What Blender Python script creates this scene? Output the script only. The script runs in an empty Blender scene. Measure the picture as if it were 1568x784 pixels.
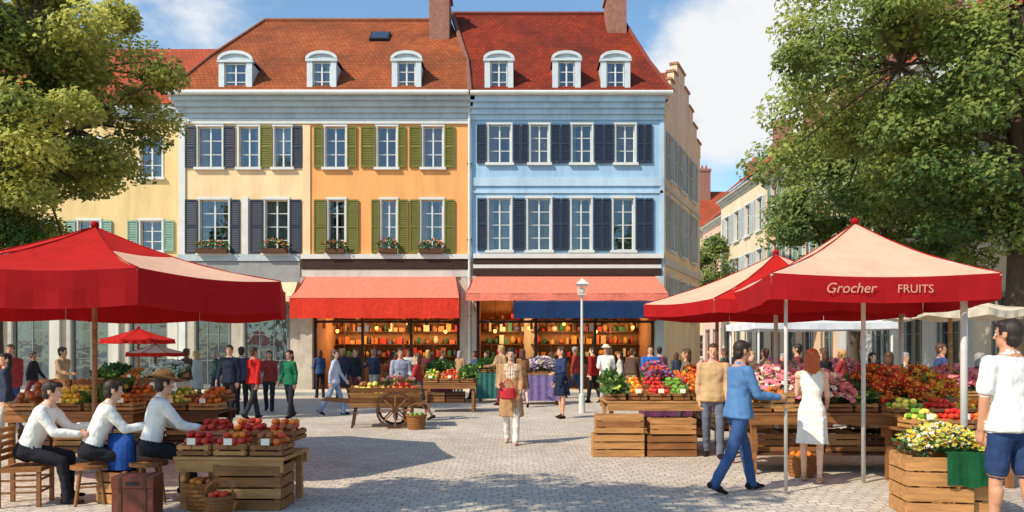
import bpy, math, random
import numpy as np
from mathutils import Vector, Matrix, kdtree, noise
R=math.radians
random.seed(7); rng=np.random.default_rng(11)
scene=bpy.context.scene
F=1200.; EYE=1.7
def bx(a,d): return (a-784)/F*d          # bearing -> metres at distance d
def bz(b,d): return EYE+(535-b)/F*d
def fx(a): return bx(a,31.)
def fz(b): return bz(b,31.)
def C(r,g,b):
    f=lambda c:(c/255/12.92) if c/255<=.04045 else ((c/255+.055)/1.055)**2.4
    return (f(r),f(g),f(b),1)
# ---------------------------------------------------------------- materials
MC={}
def nodemat(name):
    m=bpy.data.materials.new(name); m.use_nodes=True
    nt=m.node_tree; nt.nodes.clear()
    return m,nt,nt.nodes,nt.links
def M(name,col,rough=.7,var=.18,vs=3.,bump=.0,bs=40.,stretch=(1,1,1),metal=0.,spec=.4,transl=0.,emit=0.,grime=0.,bd=.02):
    if name in MC: return MC[name]
    m,nt,N,L=nodemat(name)
    o=N.new('ShaderNodeOutputMaterial'); p=N.new('ShaderNodeBsdfPrincipled')
    tc=N.new('ShaderNodeTexCoord'); mp=N.new('ShaderNodeMapping'); mp.inputs['Scale'].default_value=stretch
    L.new(tc.outputs['Object'],mp.inputs['Vector'])
    n=N.new('ShaderNodeTexNoise'); n.inputs['Scale'].default_value=vs; n.inputs['Detail'].default_value=6; n.inputs['Roughness'].default_value=.65
    L.new(mp.outputs[0],n.inputs['Vector'])
    mr=N.new('ShaderNodeMapRange'); mr.inputs[1].default_value=.3; mr.inputs[2].default_value=.7
    mr.inputs[3].default_value=1-var; mr.inputs[4].default_value=1+var
    L.new(n.outputs['Fac'],mr.inputs[0])
    vm=N.new('ShaderNodeVectorMath'); vm.operation='SCALE'; vm.inputs[0].default_value=col[:3]
    L.new(mr.outputs[0],vm.inputs['Scale']); cout=vm.outputs[0]
    if grime>0:
        m3=N.new('ShaderNodeMapping'); m3.inputs['Scale'].default_value=(2.2,2.2,.28); L.new(tc.outputs['Object'],m3.inputs['Vector'])
        n3=N.new('ShaderNodeTexNoise'); n3.inputs['Scale'].default_value=1.1; n3.inputs['Detail'].default_value=8; n3.inputs['Roughness'].default_value=.7; L.new(m3.outputs[0],n3.inputs['Vector'])
        r3=N.new('ShaderNodeMapRange'); r3.inputs[1].default_value=.5; r3.inputs[2].default_value=.75; r3.inputs[4].default_value=grime; L.new(n3.outputs['Fac'],r3.inputs[0])
        mx3=N.new('ShaderNodeMixRGB'); mx3.inputs[2].default_value=(col[0]*.45+.02,col[1]*.42+.02,col[2]*.4+.03,1); L.new(r3.outputs[0],mx3.inputs[0]); L.new(cout,mx3.inputs[1]); cout=mx3.outputs[0]
    L.new(cout,p.inputs['Base Color'])
    p.inputs['Roughness'].default_value=rough; p.inputs['Metallic'].default_value=metal
    p.inputs['Specular IOR Level'].default_value=spec
    if bump>0:
        n2=N.new('ShaderNodeTexNoise'); n2.inputs['Scale'].default_value=bs; n2.inputs['Detail'].default_value=4
        L.new(mp.outputs[0],n2.inputs['Vector'])
        b=N.new('ShaderNodeBump'); b.inputs['Strength'].default_value=bump; b.inputs['Distance'].default_value=bd
        L.new(n2.outputs['Fac'],b.inputs['Height']); L.new(b.outputs[0],p.inputs['Normal'])
    if emit>0:
        p.inputs['Emission Color'].default_value=col; p.inputs['Emission Strength'].default_value=emit
    if transl>0:
        t=N.new('ShaderNodeBsdfTranslucent'); L.new(cout,t.inputs['Color'])
        mx=N.new('ShaderNodeMixShader'); mx.inputs[0].default_value=transl
        L.new(p.outputs[0],mx.inputs[1]); L.new(t.outputs[0],mx.inputs[2]); L.new(mx.outputs[0],o.inputs['Surface'])
    else: L.new(p.outputs[0],o.inputs['Surface'])
    MC[name]=m; return m
def plaster(name,col): return M(name,col,.88,.12,1.3,.35,22,(1,1,.35),spec=.2,grime=.42)
def cloth(name,col): return M(name,col,.85,.14,6,.55,9,spec=.15,bd=.04)
def wood(name,col,st=(1,8,8)): return M(name,col,.65,.38,2.2,.3,12,st,spec=.3)
def rooftile(name,c1,c2,c3,side=False):
    m,nt,N,L=nodemat(name)
    o=N.new('ShaderNodeOutputMaterial'); p=N.new('ShaderNodeBsdfPrincipled'); tc=N.new('ShaderNodeTexCoord')
    sp=N.new('ShaderNodeSeparateXYZ'); cb=N.new('ShaderNodeCombineXYZ'); L.new(tc.outputs['Object'],sp.inputs[0])
    L.new(sp.outputs[1 if side else 0],cb.inputs[0])
    mz=N.new('ShaderNodeMath'); mz.operation='MULTIPLY'; mz.inputs[1].default_value=1.35; L.new(sp.outputs[2],mz.inputs[0]); L.new(mz.outputs[0],cb.inputs[1])
    br=N.new('ShaderNodeTexBrick'); br.inputs['Scale'].default_value=1; br.inputs['Brick Width'].default_value=.19; br.inputs['Row Height'].default_value=.21
    br.inputs['Mortar Size'].default_value=.012; br.inputs['Color1'].default_value=c1; br.inputs['Color2'].default_value=c2
    br.inputs['Mortar'].default_value=tuple(x*.5 for x in c1[:3])+(1,); br.inputs['Bias'].default_value=-.1
    L.new(cb.outputs[0],br.inputs['Vector'])
    n=N.new('ShaderNodeTexNoise'); n.inputs['Scale'].default_value=.5; n.inputs['Detail'].default_value=10; n.inputs['Roughness'].default_value=.72; L.new(tc.outputs['Object'],n.inputs['Vector'])
    cr=N.new('ShaderNodeMapRange'); cr.inputs[1].default_value=.4; cr.inputs[2].default_value=.64; L.new(n.outputs['Fac'],cr.inputs[0])
    mx=N.new('ShaderNodeMixRGB'); mx.inputs[2].default_value=c3; L.new(br.outputs['Color'],mx.inputs[1])
    ms=N.new('ShaderNodeMath'); ms.operation='MULTIPLY'; ms.inputs[1].default_value=.85; L.new(cr.outputs[0],ms.inputs[0]); L.new(ms.outputs[0],mx.inputs[0])
    L.new(mx.outputs[0],p.inputs['Base Color']); p.inputs['Roughness'].default_value=.88; p.inputs['Specular IOR Level'].default_value=.15
    dv=N.new('ShaderNodeMath'); dv.operation='DIVIDE'; dv.inputs[1].default_value=.21; L.new(mz.outputs[0],dv.inputs[0])
    fr=N.new('ShaderNodeMath'); fr.operation='FRACT'; L.new(dv.outputs[0],fr.inputs[0])
    sb=N.new('ShaderNodeMath'); sb.operation='SUBTRACT'; sb.inputs[0].default_value=1; L.new(fr.outputs[0],sb.inputs[1])
    s2=N.new('ShaderNodeMath'); s2.operation='SUBTRACT'; L.new(sb.outputs[0],s2.inputs[0]); L.new(br.outputs['Fac'],s2.inputs[1])
    b=N.new('ShaderNodeBump'); b.inputs['Strength'].default_value=.8; b.inputs['Distance'].default_value=.05
    L.new(s2.outputs[0],b.inputs['Height']); L.new(b.outputs[0],p.inputs['Normal']); L.new(p.outputs[0],o.inputs['Surface'])
    return m
def glassmat():
    m,nt,N,L=nodemat('window_glass')
    o=N.new('ShaderNodeOutputMaterial'); t=N.new('ShaderNodeBsdfTransparent'); t.inputs[0].default_value=(.62,.7,.75,1)
    g=N.new('ShaderNodeBsdfGlossy'); g.inputs['Roughness'].default_value=.04; g.inputs['Color'].default_value=(.8,.9,1,1)
    lw=N.new('ShaderNodeLayerWeight'); lw.inputs[0].default_value=.35
    ma=N.new('ShaderNodeMath'); ma.operation='ADD'; ma.inputs[1].default_value=.1; L.new(lw.outputs['Fresnel'],ma.inputs[0])
    n=N.new('ShaderNodeTexNoise'); n.inputs['Scale'].default_value=1.8
    tc=N.new('ShaderNodeTexCoord'); L.new(tc.outputs['Object'],n.inputs['Vector'])
    b=N.new('ShaderNodeBump'); b.inputs['Strength'].default_value=.3; b.inputs['Distance'].default_value=.05; L.new(n.outputs['Fac'],b.inputs['Height']); L.new(b.outputs[0],g.inputs['Normal'])
    mx=N.new('ShaderNodeMixShader'); L.new(ma.outputs[0],mx.inputs[0]); L.new(t.outputs[0],mx.inputs[1]); L.new(g.outputs[0],mx.inputs[2]); L.new(mx.outputs[0],o.inputs['Surface'])
    return m
GLASS=glassmat()
def cobble():
    m,nt,N,L=nodemat('cobblestone')
    o=N.new('ShaderNodeOutputMaterial'); p=N.new('ShaderNodeBsdfPrincipled'); tc=N.new('ShaderNodeTexCoord')
    sp=N.new('ShaderNodeSeparateXYZ'); L.new(tc.outputs['Object'],sp.inputs[0])
    def math_(op,a,b=None,v=None):
        x=N.new('ShaderNodeMath'); x.operation=op; L.new(a,x.inputs[0])
        if b is not None: L.new(b,x.inputs[1])
        elif v is not None: x.inputs[1].default_value=v
        return x.outputs[0]
    s=math_('MULTIPLY',sp.outputs[0],v=math.pi/2.6); s=math_('SINE',s); s=math_('ABSOLUTE',s); s=math_('MULTIPLY',s,v=.4)
    nz=N.new('ShaderNodeTexNoise'); nz.inputs['Scale'].default_value=3; nz.inputs['Detail'].default_value=4; L.new(tc.outputs['Object'],nz.inputs['Vector'])
    nn=math_('MULTIPLY',nz.outputs['Fac'],v=.16)
    y=math_('SUBTRACT',sp.outputs[1],s); y=math_('ADD',y,nn); x=math_('ADD',sp.outputs[0],nn)
    cb=N.new('ShaderNodeCombineXYZ'); L.new(x,cb.inputs[0]); L.new(y,cb.inputs[1])
    br=N.new('ShaderNodeTexBrick'); br.inputs['Scale'].default_value=1; br.inputs['Brick Width'].default_value=.16; br.inputs['Row Height'].default_value=.13
    br.inputs['Mortar Size'].default_value=.011; br.inputs['Mortar Smooth'].default_value=.6
    br.inputs['Color1'].default_value=(.66,.565,.45,1); br.inputs['Color2'].default_value=(.52,.45,.37,1); br.inputs['Mortar'].default_value=(.31,.265,.215,1)
    L.new(cb.outputs[0],br.inputs['Vector'])
    n=N.new('ShaderNodeTexNoise'); n.inputs['Scale'].default_value=.4; n.inputs['Detail'].default_value=10; n.inputs['Roughness'].default_value=.72; L.new(tc.outputs['Object'],n.inputs['Vector'])
    mr=N.new('ShaderNodeMapRange'); mr.inputs[1].default_value=.3; mr.inputs[2].default_value=.7; mr.inputs[3].default_value=.74; mr.inputs[4].default_value=1.14; L.new(n.outputs['Fac'],mr.inputs[0])
    vm=N.new('ShaderNodeVectorMath'); vm.operation='SCALE'; L.new(br.outputs['Color'],vm.inputs[0]); L.new(mr.outputs[0],vm.inputs['Scale']); L.new(vm.outputs[0],p.inputs['Base Color'])
    p.inputs['Roughness'].default_value=.8; p.inputs['Specular IOR Level'].default_value=.25
    n2=N.new('ShaderNodeTexNoise'); n2.inputs['Scale'].default_value=25; L.new(tc.outputs['Object'],n2.inputs['Vector'])
    h=math_('MULTIPLY',br.outputs['Fac'],v=-1.); h2=math_('MULTIPLY',n2.outputs['Fac'],v=.5); h=math_('ADD',h,h2)
    b=N.new('ShaderNodeBump'); b.inputs['Strength'].default_value=.5; b.inputs['Distance'].default_value=.016; L.new(h,b.inputs['Height']); L.new(b.outputs[0],p.inputs['Normal'])
    L.new(p.outputs[0],o.inputs['Surface']); return m
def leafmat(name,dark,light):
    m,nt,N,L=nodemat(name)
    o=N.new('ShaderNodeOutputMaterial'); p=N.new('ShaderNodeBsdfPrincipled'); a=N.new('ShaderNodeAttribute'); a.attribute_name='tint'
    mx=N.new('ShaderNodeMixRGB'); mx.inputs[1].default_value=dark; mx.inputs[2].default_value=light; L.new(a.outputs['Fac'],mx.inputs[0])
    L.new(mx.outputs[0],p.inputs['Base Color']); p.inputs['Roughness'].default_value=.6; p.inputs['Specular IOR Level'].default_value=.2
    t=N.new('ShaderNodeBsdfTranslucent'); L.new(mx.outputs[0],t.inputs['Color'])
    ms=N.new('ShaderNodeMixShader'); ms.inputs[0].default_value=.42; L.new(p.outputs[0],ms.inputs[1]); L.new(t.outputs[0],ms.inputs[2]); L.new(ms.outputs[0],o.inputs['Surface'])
    return m
# ---------------------------------------------------------------- mesh builder
class MB:
    def __init__(s): s.v=[];s.f=[];s.m=[];s.mats=[];s.T=None
    def mi(s,mat):
        if mat not in s.mats: s.mats.append(mat)
        return s.mats.index(mat)
    def add(s,vs,fs,mat):
        o=len(s.v); i=s.mi(mat)
        if s.T is not None: vs=[tuple(s.T@Vector(v)) for v in vs]
        s.v.extend([tuple(v) for v in vs]); s.f.extend([tuple(k+o for k in f) for f in fs]); s.m.extend([i]*len(fs))
    def quad(s,a,b,c,d,mat): s.add([a,b,c,d],[(0,1,2,3)],mat)
    def box(s,x0,x1,y0,y1,z0,z1,mat):
        s.add([(x0,y0,z0),(x1,y0,z0),(x1,y1,z0),(x0,y1,z0),(x0,y0,z1),(x1,y0,z1),(x1,y1,z1),(x0,y1,z1)],
              [(0,3,2,1),(4,5,6,7),(0,1,5,4),(1,2,6,5),(2,3,7,6),(3,0,4,7)],mat)
    def beam(s,a,b,w,h,mat):
        a=Vector(a);b=Vector(b);d=(b-a).normalized(); up=Vector((0,0,1)) if abs(d.z)<.95 else Vector((0,1,0))
        u=d.cross(up).normalized()*w/2; v=u.cross(d).normalized()*h/2
        s.add([a-u-v,a+u-v,a+u+v,a-u+v,b-u-v,b+u-v,b+u+v,b-u+v],[(0,3,2,1),(4,5,6,7),(0,1,5,4),(1,2,6,5),(2,3,7,6),(3,0,4,7)],mat)
    def tube(s,pts,rad,n,mat,flat=1.,caps=True):
        pts=[Vector(p) for p in pts]; vs=[];fs=[]
        ref=None
        for i,p in enumerate(pts):
            d=(pts[min(i+1,len(pts)-1)]-pts[max(i-1,0)])
            d=d.normalized() if d.length>1e-9 else Vector((0,0,1))
            if ref is None: ref=Vector((1,0,0)) if abs(d.x)<.9 else Vector((0,1,0))
            u=(ref-d*ref.dot(d)).normalized(); ref=u; w=d.cross(u)
            for k in range(n):
                a=2*math.pi*k/n; vs.append(p+u*math.cos(a)*rad[i]+w*math.sin(a)*rad[i]*flat)
        for i in range(len(pts)-1):
            for k in range(n): fs.append((i*n+k,i*n+(k+1)%n,(i+1)*n+(k+1)%n,(i+1)*n+k))
        if caps: fs.append(tuple(range(n-1,-1,-1))); fs.append(tuple((len(pts)-1)*n+k for k in range(n)))
        s.add(vs,fs,mat)
    def ell(s,c,r,mat,nu=10,nv=6,Rm=None):
        vs=[];fs=[]
        for j in range(nv+1):
            t=math.pi*j/nv
            for i in range(nu):
                a=2*math.pi*i/nu; v=Vector((r[0]*math.sin(t)*math.cos(a),r[1]*math.sin(t)*math.sin(a),r[2]*math.cos(t)))
                if Rm: v=Rm@v
                vs.append(Vector(c)+v)
        for j in range(nv):
            for i in range(nu):
                a,b,c2,d=j*nu+i,(j+1)*nu+i,(j+1)*nu+(i+1)%nu,j*nu+(i+1)%nu
                fs.append((a,b,c2,d))
        s.add(vs,fs,mat)
    def obj(s,name,parent=None,smooth=False,loc=(0,0,0),rot=0):
        me=bpy.data.meshes.new(name); me.from_pydata(s.v,[],s.f)
        for m in s.mats: me.materials.append(m)
        me.polygons.foreach_set('material_index',s.m)
        if smooth: me.polygons.foreach_set('use_smooth',[True]*len(s.f))
        me.update(); o=bpy.data.objects.new(name,me); scene.collection.objects.link(o)
        o.location=loc; o.rotation_euler=(0,0,rot)
        if parent: o.parent=parent
        return o
def empty(name,loc=(0,0,0),rot=0):
    e=bpy.data.objects.new(name,None); e.empty_display_size=.3; scene.collection.objects.link(e); e.location=loc; e.rotation_euler=(0,0,rot); return e
# ---------------------------------------------------------------- common mats
white=M('white_paint',C(214,214,208),.5,.1,2,.1,30); offw=plaster('offwhite_plaster',C(206,202,190))
greytrim=plaster('grey_blue_trim',C(186,196,200)); stone=M('pale_stone',C(190,178,160),.85,.2,2,.4,15,grime=.5)
frame_grey=M('grey_window_frame',C(120,124,122),.5,.1,3)
navy=M('navy_shutter_paint',C(42,52,70),.5,.14,4); olive=M('olive_shutter_paint',C(112,110,40),.55,.16,4)
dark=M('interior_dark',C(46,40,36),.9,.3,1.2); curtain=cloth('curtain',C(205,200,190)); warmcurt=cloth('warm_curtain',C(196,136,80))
darkwood=wood('dark_wood',C(58,38,30)); metal=M('dark_metal',C(50,52,56),.45,.1,5,metal=.6)
w1=wood('crate_wood',C(182,132,80)); w2=wood('crate_wood_brown',C(142,94,54)); w3=wood('crate_wood_dark',C(88,56,34))
wick=M('wicker',C(150,95,45),.7,.4,30,.8,60,(1,1,3))
# ---------------------------------------------------------------- facade parts
def wallgrid(mb,x0,x1,z0,z1,ops,mat,y=0.,rev=.22):
    xs=sorted({x0,x1}|{v for o in ops for v in o[:2]}); zs=sorted({z0,z1}|{v for o in ops for v in o[2:4]})
    for i in range(len(xs)-1):
        for j in range(len(zs)-1):
            cx=(xs[i]+xs[i+1])/2; cz=(zs[j]+zs[j+1])/2
            if any(o[0]<cx<o[1] and o[2]<cz<o[3] for o in ops): continue
            mb.quad((xs[i],y,zs[j]),(xs[i+1],y,zs[j]),(xs[i+1],y,zs[j+1]),(xs[i],y,zs[j+1]),mat)
    for a,b,c,d in [o[:4] for o in ops]:
        r=y+rev
        mb.quad((a,y,c),(a,y,d),(a,r,d),(a,r,c),mat); mb.quad((b,y,c),(b,r,c),(b,r,d),(b,y,d),mat)
        mb.quad((a,y,c),(a,r,c),(b,r,c),(b,y,c),mat); mb.quad((a,y,d),(b,y,d),(b,r,d),(a,r,d),mat)
def window(fr,gl,cu,x0,x1,z0,z1,y=0.,rows=3,cols=2,casing=True,curt=None,fm=None,sill=True):
    fm=fm or white
    if casing:
        c=.065
        fr.box(x0-c,x0+.004,y-.035,y+.03,z0+.012,z1+.002,fm); fr.box(x1-.004,x1+c,y-.035,y+.03,z0+.012,z1+.002,fm); fr.box(x0-c-.02,x1+c+.02,y-.05,y+.03,z1+.003,z1+.1,fm)
    if sill: fr.box(x0-.13,x1+.13,y-.13,y+.05,z0-.09,z0+.01,fm)
    a,b=y+.1,y+.15; t=.045
    fr.box(x0+.005,x0+t,a,b,z0+.011,z1-.002,fm); fr.box(x1-t,x1-.005,a,b,z0+.011,z1-.002,fm)
    fr.box(x0+t,x1-t,a,b,z0+.012,z0+t+.02,fm); fr.box(x0+t,x1-t,a,b,z1-t,z1-.003,fm)
    for i in range(1,cols):
        x=x0+(x1-x0)*i/cols; w=.03 if i*2==cols else .015; fr.box(x-w,x+w,a-.004,b-.002,z0+.07,z1-t-.001,fm)
    for j in range(1,rows):
        z=z0+(z1-z0)*j/rows; fr.box(x0+t+.001,x1-t-.001,a+.008,b-.01,z-.014,z+.014,fm)
    gl.quad((x0+.02,y+.125,z0+.02),(x1-.02,y+.125,z0+.02),(x1-.02,y+.125,z1-.02),(x0+.02,y+.125,z1-.02),GLASS)
    k=random.random() if curt is None else curt
    cm=warmcurt if random.random()<.35 else curtain
    W=x1-x0
    if k<.75:
        wl=W*random.uniform(.15,.42); wr=W*random.uniform(.12,.4)
        for (p,q) in ((x0+.02,x0+wl),(x1-wr,x1-.02)):
            n=6; zt=z1-.02; zb=z0+.03
            for i in range(n):
                xa=p+(q-p)*i/n; xb=p+(q-p)*(i+1)/n; ya=y+.24+(.05 if i%2 else 0); yb=y+.24+(0 if i%2 else .05)
                cu.quad((xa,ya,zb),(xb,yb,zb),(xb,yb,zt),(xa,ya,zt),cm)
    if k<.25: 
        zl=z0+random.uniform(.3,1.2); cu.quad((x0+.02,y+.31,zl),(x1-.02,y+.31,zl),(x1-.02,y+.31,z1-.02),(x0+.02,y+.31,z1-.02),cm)
def shutter(mb,x0,x1,z0,z1,mat,y=0.):
    a,b=y-.075,y-.025; t=.05
    mb.box(x0,x0+t,a,b,z0,z1,mat); mb.box(x1-t,x1,a,b,z0,z1,mat)
    for z in (z0,(z0+z1)/2-.03,z1-.07): mb.box(x0+t,x1-t,a+.003,b-.003,z,z+.07,mat)
    n=int((z1-z0)/.075)
    for i in range(n):
        z=z0+.08+(z1-z0-.15)*i/n
        mb.quad((x0+t,a+.008,z),(x1-t,a+.008,z),(x1-t,b-.008,z+.07),(x0+t,b-.008,z+.07),mat)
def cornice(mb,x0,x1,z0,z1,mat,y=0.,proj=.35,steps=4,ends=.0):
    for i in range(steps):
        za=z0+(z1-z0)*i/steps; zb=z0+(z1-z0)*(i+1)/steps-.002; pr=proj*((i+1)/steps)**1.5
        mb.box(x0-ends*pr,x1+ends*pr,y-pr,y+.05,za,zb,mat)
leadm=M('lead_roof',C(120,128,136),.5,.15,2)
dmw=M('dormer_paint',C(200,208,210),.5,.1,2,.1,30)
def dormer(P,cx,w,yf,z0,z1,back=3.2):
    wl,fr,gl,cu=P['walls'],P['window_frames'],P['window_glass'],P['curtains']
    h=w/2; zc=z1-h*.62
    wl.box(cx-h+.03,cx-h+.15,yf+.02,yf+back,z0,zc,greytrim); wl.box(cx+h-.15,cx+h-.03,yf+.02,yf+back,z0,zc,greytrim)
    fr.box(cx-h,cx-h+.22,yf-.02,yf+.1,z0,zc-.001,dmw); fr.box(cx+h-.22,cx+h,yf-.02,yf+.1,z0,zc-.001,dmw)
    fr.box(cx-h-.06,cx+h+.06,yf-.1,yf+.12,z0-.1,z0-.002,dmw)
    fr.box(cx-h-.05,cx+h+.05,yf-.07,yf+.13,zc,zc+.09,dmw)
    window(fr,gl,cu,cx-h+.23,cx+h-.23,z0+.02,zc-.02,yf-.04,3,2,False,None,None,False)
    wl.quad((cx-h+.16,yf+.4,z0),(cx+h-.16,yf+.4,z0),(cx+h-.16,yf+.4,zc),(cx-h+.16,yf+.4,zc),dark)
    n=10; rz=z1-zc-.09; zz=zc+.092
    for k in range(n):
        a0=math.pi*k/n;a1=math.pi*(k+1)/n
        p=lambda a,r,y:(cx+math.cos(a)*(h+r),y,zz+math.sin(a)*(rz+r))
        fr.quad(p(a0,.05,yf-.08),p(a1,.05,yf-.08),p(a1,.05,yf+.1),p(a0,.05,yf+.1),dmw)
        fr.quad(p(a0,.05,yf-.08),p(a0,-.07,yf-.08),p(a1,-.07,yf-.08),p(a1,.05,yf-.08),dmw)
        fr.quad(p(a0,-.07,yf-.08),p(a0,-.07,yf),p(a1,-.07,yf),p(a1,-.07,yf-.08),dmw)
        P['roof'].quad(p(a0,.03,yf+.1),p(a1,.03,yf+.1),p(a1,.03,yf+back+1),p(a0,.03,yf+back+1),leadm)
        wl.add([p(a0,-.02,yf),p(a1,-.02,yf),(cx,yf,zz)],[(0,1,2)],greytrim)
def parts(): return {k:MB() for k in ('walls','roof','window_frames','window_glass','curtains','shutters','trim','shopfront','awning','chimney')}
def finish(P,grp):
    for k,mb in P.items():
        if mb.f: mb.obj(k,grp)
def shell(mb,x0,x1,y1,z0,z1,mat,inner=1.0):
    mb.quad((x0,0,z0),(x0,0,z1),(x0,y1,z1),(x0,y1,z0),mat); mb.quad((x1,0,z0),(x1,y1,z0),(x1,y1,z1),(x1,0,z1),mat)
    mb.quad((x0,y1,z0),(x0,y1,z1),(x1,y1,z1),(x1,y1,z0),mat)
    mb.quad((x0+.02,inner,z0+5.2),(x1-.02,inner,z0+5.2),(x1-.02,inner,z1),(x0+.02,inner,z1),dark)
def roof2(mb,prof,mat):
    for a,b in zip(prof[:-1],prof[1:]):
        mb.quad((a[0],a[2],a[3]),(a[1],a[2],a[3]),(b[1],b[2],b[3]),(b[0],b[2],b[3]),mat)
def chimney(mb,x0,x1,y0,y1,z0,z1,mat):
    mb.box(x0,x1,y0,y1,z0,z1-.25,mat); mb.box(x0-.08,x1+.08,y0-.08,y1+.08,z1-.248,z1-.1,mat); mb.box(x0-.03,x1+.03,y0-.03,y1+.03,z1-.098,z1,mat)
    for k in range(2):
        x=x0+(x1-x0)*(.3+.4*k); mb.tube([(x,(y0+y1)/2,z1),(x,(y0+y1)/2,z1+.4)],[.13,.1],10,M('clay_pot',C(170,90,60)))
chm=M('chimney_brick',C(150,104,88),.9,.25,6,.5,25,grime=.5)
t_org=rooftile('tile_brown_orange',C(172,92,54),C(150,76,44),C(104,60,38)); t_red=rooftile('tile_red',C(154,58,34),C(130,46,28),C(84,38,28)); t_lt=rooftile('tile_light_red',C(190,88,58),C(170,74,48),C(138,72,52))
t_side=rooftile('tile_side',C(170,88,60),C(150,72,48),C(116,64,46),True)
plinth=M('grey_plinth',C(150,150,148),.85,.15,2,.3,20)
goods=[M('goods_%d'%i,C(*c),.6,.2,8) for i,c in enumerate([(190,60,40),(210,150,60),(60,110,70),(220,200,160),(190,140,80),(200,110,50),(150,90,50),(90,100,130)])]
lampglow=M('lamp_bulb',C(255,170,80),.5,0,1,emit=4)
def shop(P,grp,x0,x1,z1,ym):
    s=P['shopfront']; iw=M('shop_interior',C(176,122,74),.85,.3,1.5)
    D=4.2
    s.quad((x0,.25,.13),(x1,.25,.13),(x1,D,.13),(x0,D,.13),w2); s.quad((x0,D,0),(x1,D,0),(x1,D,z1),(x0,D,z1),iw)
    s.quad((x0,.23,0),(x0,D,0),(x0,D,z1),(x0,.23,z1),iw); s.quad((x1,.23,0),(x1,.23,z1),(x1,D,z1),(x1,D,0),iw); s.quad((x0,.23,z1),(x0,D,z1),(x1,D,z1),(x1,.23,z1),iw)
    for zz in (.8,1.35,1.9,2.45,2.95):
        s.box(x0+.1,x1-.1,D-.75,D-.05,zz,zz+.04,w3)
        x=x0+.2
        while x<x1-.3:
            w=random.uniform(.1,.3); h=random.uniform(.15,.4); g=random.choice(goods)
            if random.random()<.5: s.box(x,x+w,D-.6,D-.2,zz+.041,zz+.041+h,g)
            else: s.ell((x+w/2,D-.4,zz+.04+h/2),(w/2,w/2,h/2),g,8,5)
            x+=w+random.uniform(.02,.12)
    x=x0+.5
    while x<x1-.4:
        s.box(x-.02,x+.02,D-.8,D-.76,.15,3.0,w3); x+=1.3
    s.box(x0+.6,x1-1.6,1.6,2.3,.131,1.05,w2)
    x=x0+.3
    while x<x1-.3:
        h=random.uniform(.2,.5); s.tube([(x,.5,z1),(x,.5,2.9),(x,.5,2.88),(x,.5,2.88-h)],[.006,.006,.05,.07],7,random.choice(goods)); x+=random.uniform(.35,.8)
    n=max(3,int((x1-x0)/1.3))
    for i in range(n):
        x=x0+(i+.5)*(x1-x0)/n; y=1.0+.9*(i%2); zb=2.45+.15*((i*7)%3)
        s.tube([(x,y,z1),(x,y,zb+.1)],[.01,.01],5,metal); s.ell((x,y,zb),(.07,.07,.09),lampglow,10,6)
        s.tube([(x,y,zb+.1),(x,y,zb+.06)],[.03,.12],10,metal,caps=False)
    for i in range(3):
        ld=bpy.data.lights.new('shop_lamp','POINT'); ld.energy=75; ld.color=(1,.66,.34); ld.shadow_soft_size=.12
        lo=bpy.data.objects.new('shop_lamp',ld); scene.collection.objects.link(lo); lo.parent=grp; lo.location=(x0+(x1-x0)*(.18+.32*i),2.7,2.55)
    n=max(2,int((x1-x0)/1.9))
    for i in range(n+1):
        x=x0+(x1-x0)*i/n; x=min(max(x,x0+.06),x1-.06); s.box(x-.055,x+.055,.05,.18,.13,z1-.003,ym)
    s.box(x0+.002,x1-.002,.06,.17,2.75,2.85,ym)
def awning(P,x0,x1,ztop,out,zr,zb,top,val,flare=.25):
    a=P['awning']; n=14
    for i in range(n):
        u0=i/n;u1=(i+1)/n
        t0=x0+flare+(x1-x0-2*flare)*u0; t1=x0+flare+(x1-x0-2*flare)*u1; b0=x0+(x1-x0)*u0; b1=x0+(x1-x0)*u1
        m=3
        for j in range(m):
            v0=j/m;v1=(j+1)/m
            sag=lambda v:-.07*math.sin(math.pi*v)
            q=lambda t,b,v:(t+(b-t)*v,-.06-(out-.06)*v,ztop+(zr-ztop)*v+sag(v))
            a.quad(q(t0,b0,v0),q(t1,b1,v0),q(t1,b1,v1),q(t0,b0,v1),top)
        w0=.03*math.sin(i*1.9);w1=.03*math.sin((i+1)*1.9)
        a.quad((b0,-out,zr),(b1,-out,zr),(b1,-out-.03+w1,zb-.02*((i+1)%2)),(b0,-out-.03+w0,zb-.02*(i%2)),val)
    for xx in (x0,x1):
        xt=xx+(flare if xx==x0 else -flare)
        a.add([(xt,-.06,ztop),(xx,-out,zr),(xx,-out,zb+.1),(xt,-.06,zr-.2)],[(0,1,2,3)],val)
    a.tube([(x0,-out+.02,zr-.02),(x1,-out+.02,zr-.02)],[.025,.025],6,metal)
    for xx in (x0+.3,(x0+x1)/2,x1-.3): a.tube([(xx,0,zr-.7),(xx,-out+.05,zr-.05)],[.018,.018],6,metal)
redA=cloth('awning_red',C(216,58,42)); salA=cloth('awning_salmon',C(226,124,102)); navyA=cloth('awning_navy',C(30,54,92)); beigeA=cloth('awning_beige',C(214,196,160))
def scale_f(l): return [(fx(a),fx(b),fz(c),fz(d)) for a,b,c,d in l]
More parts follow.
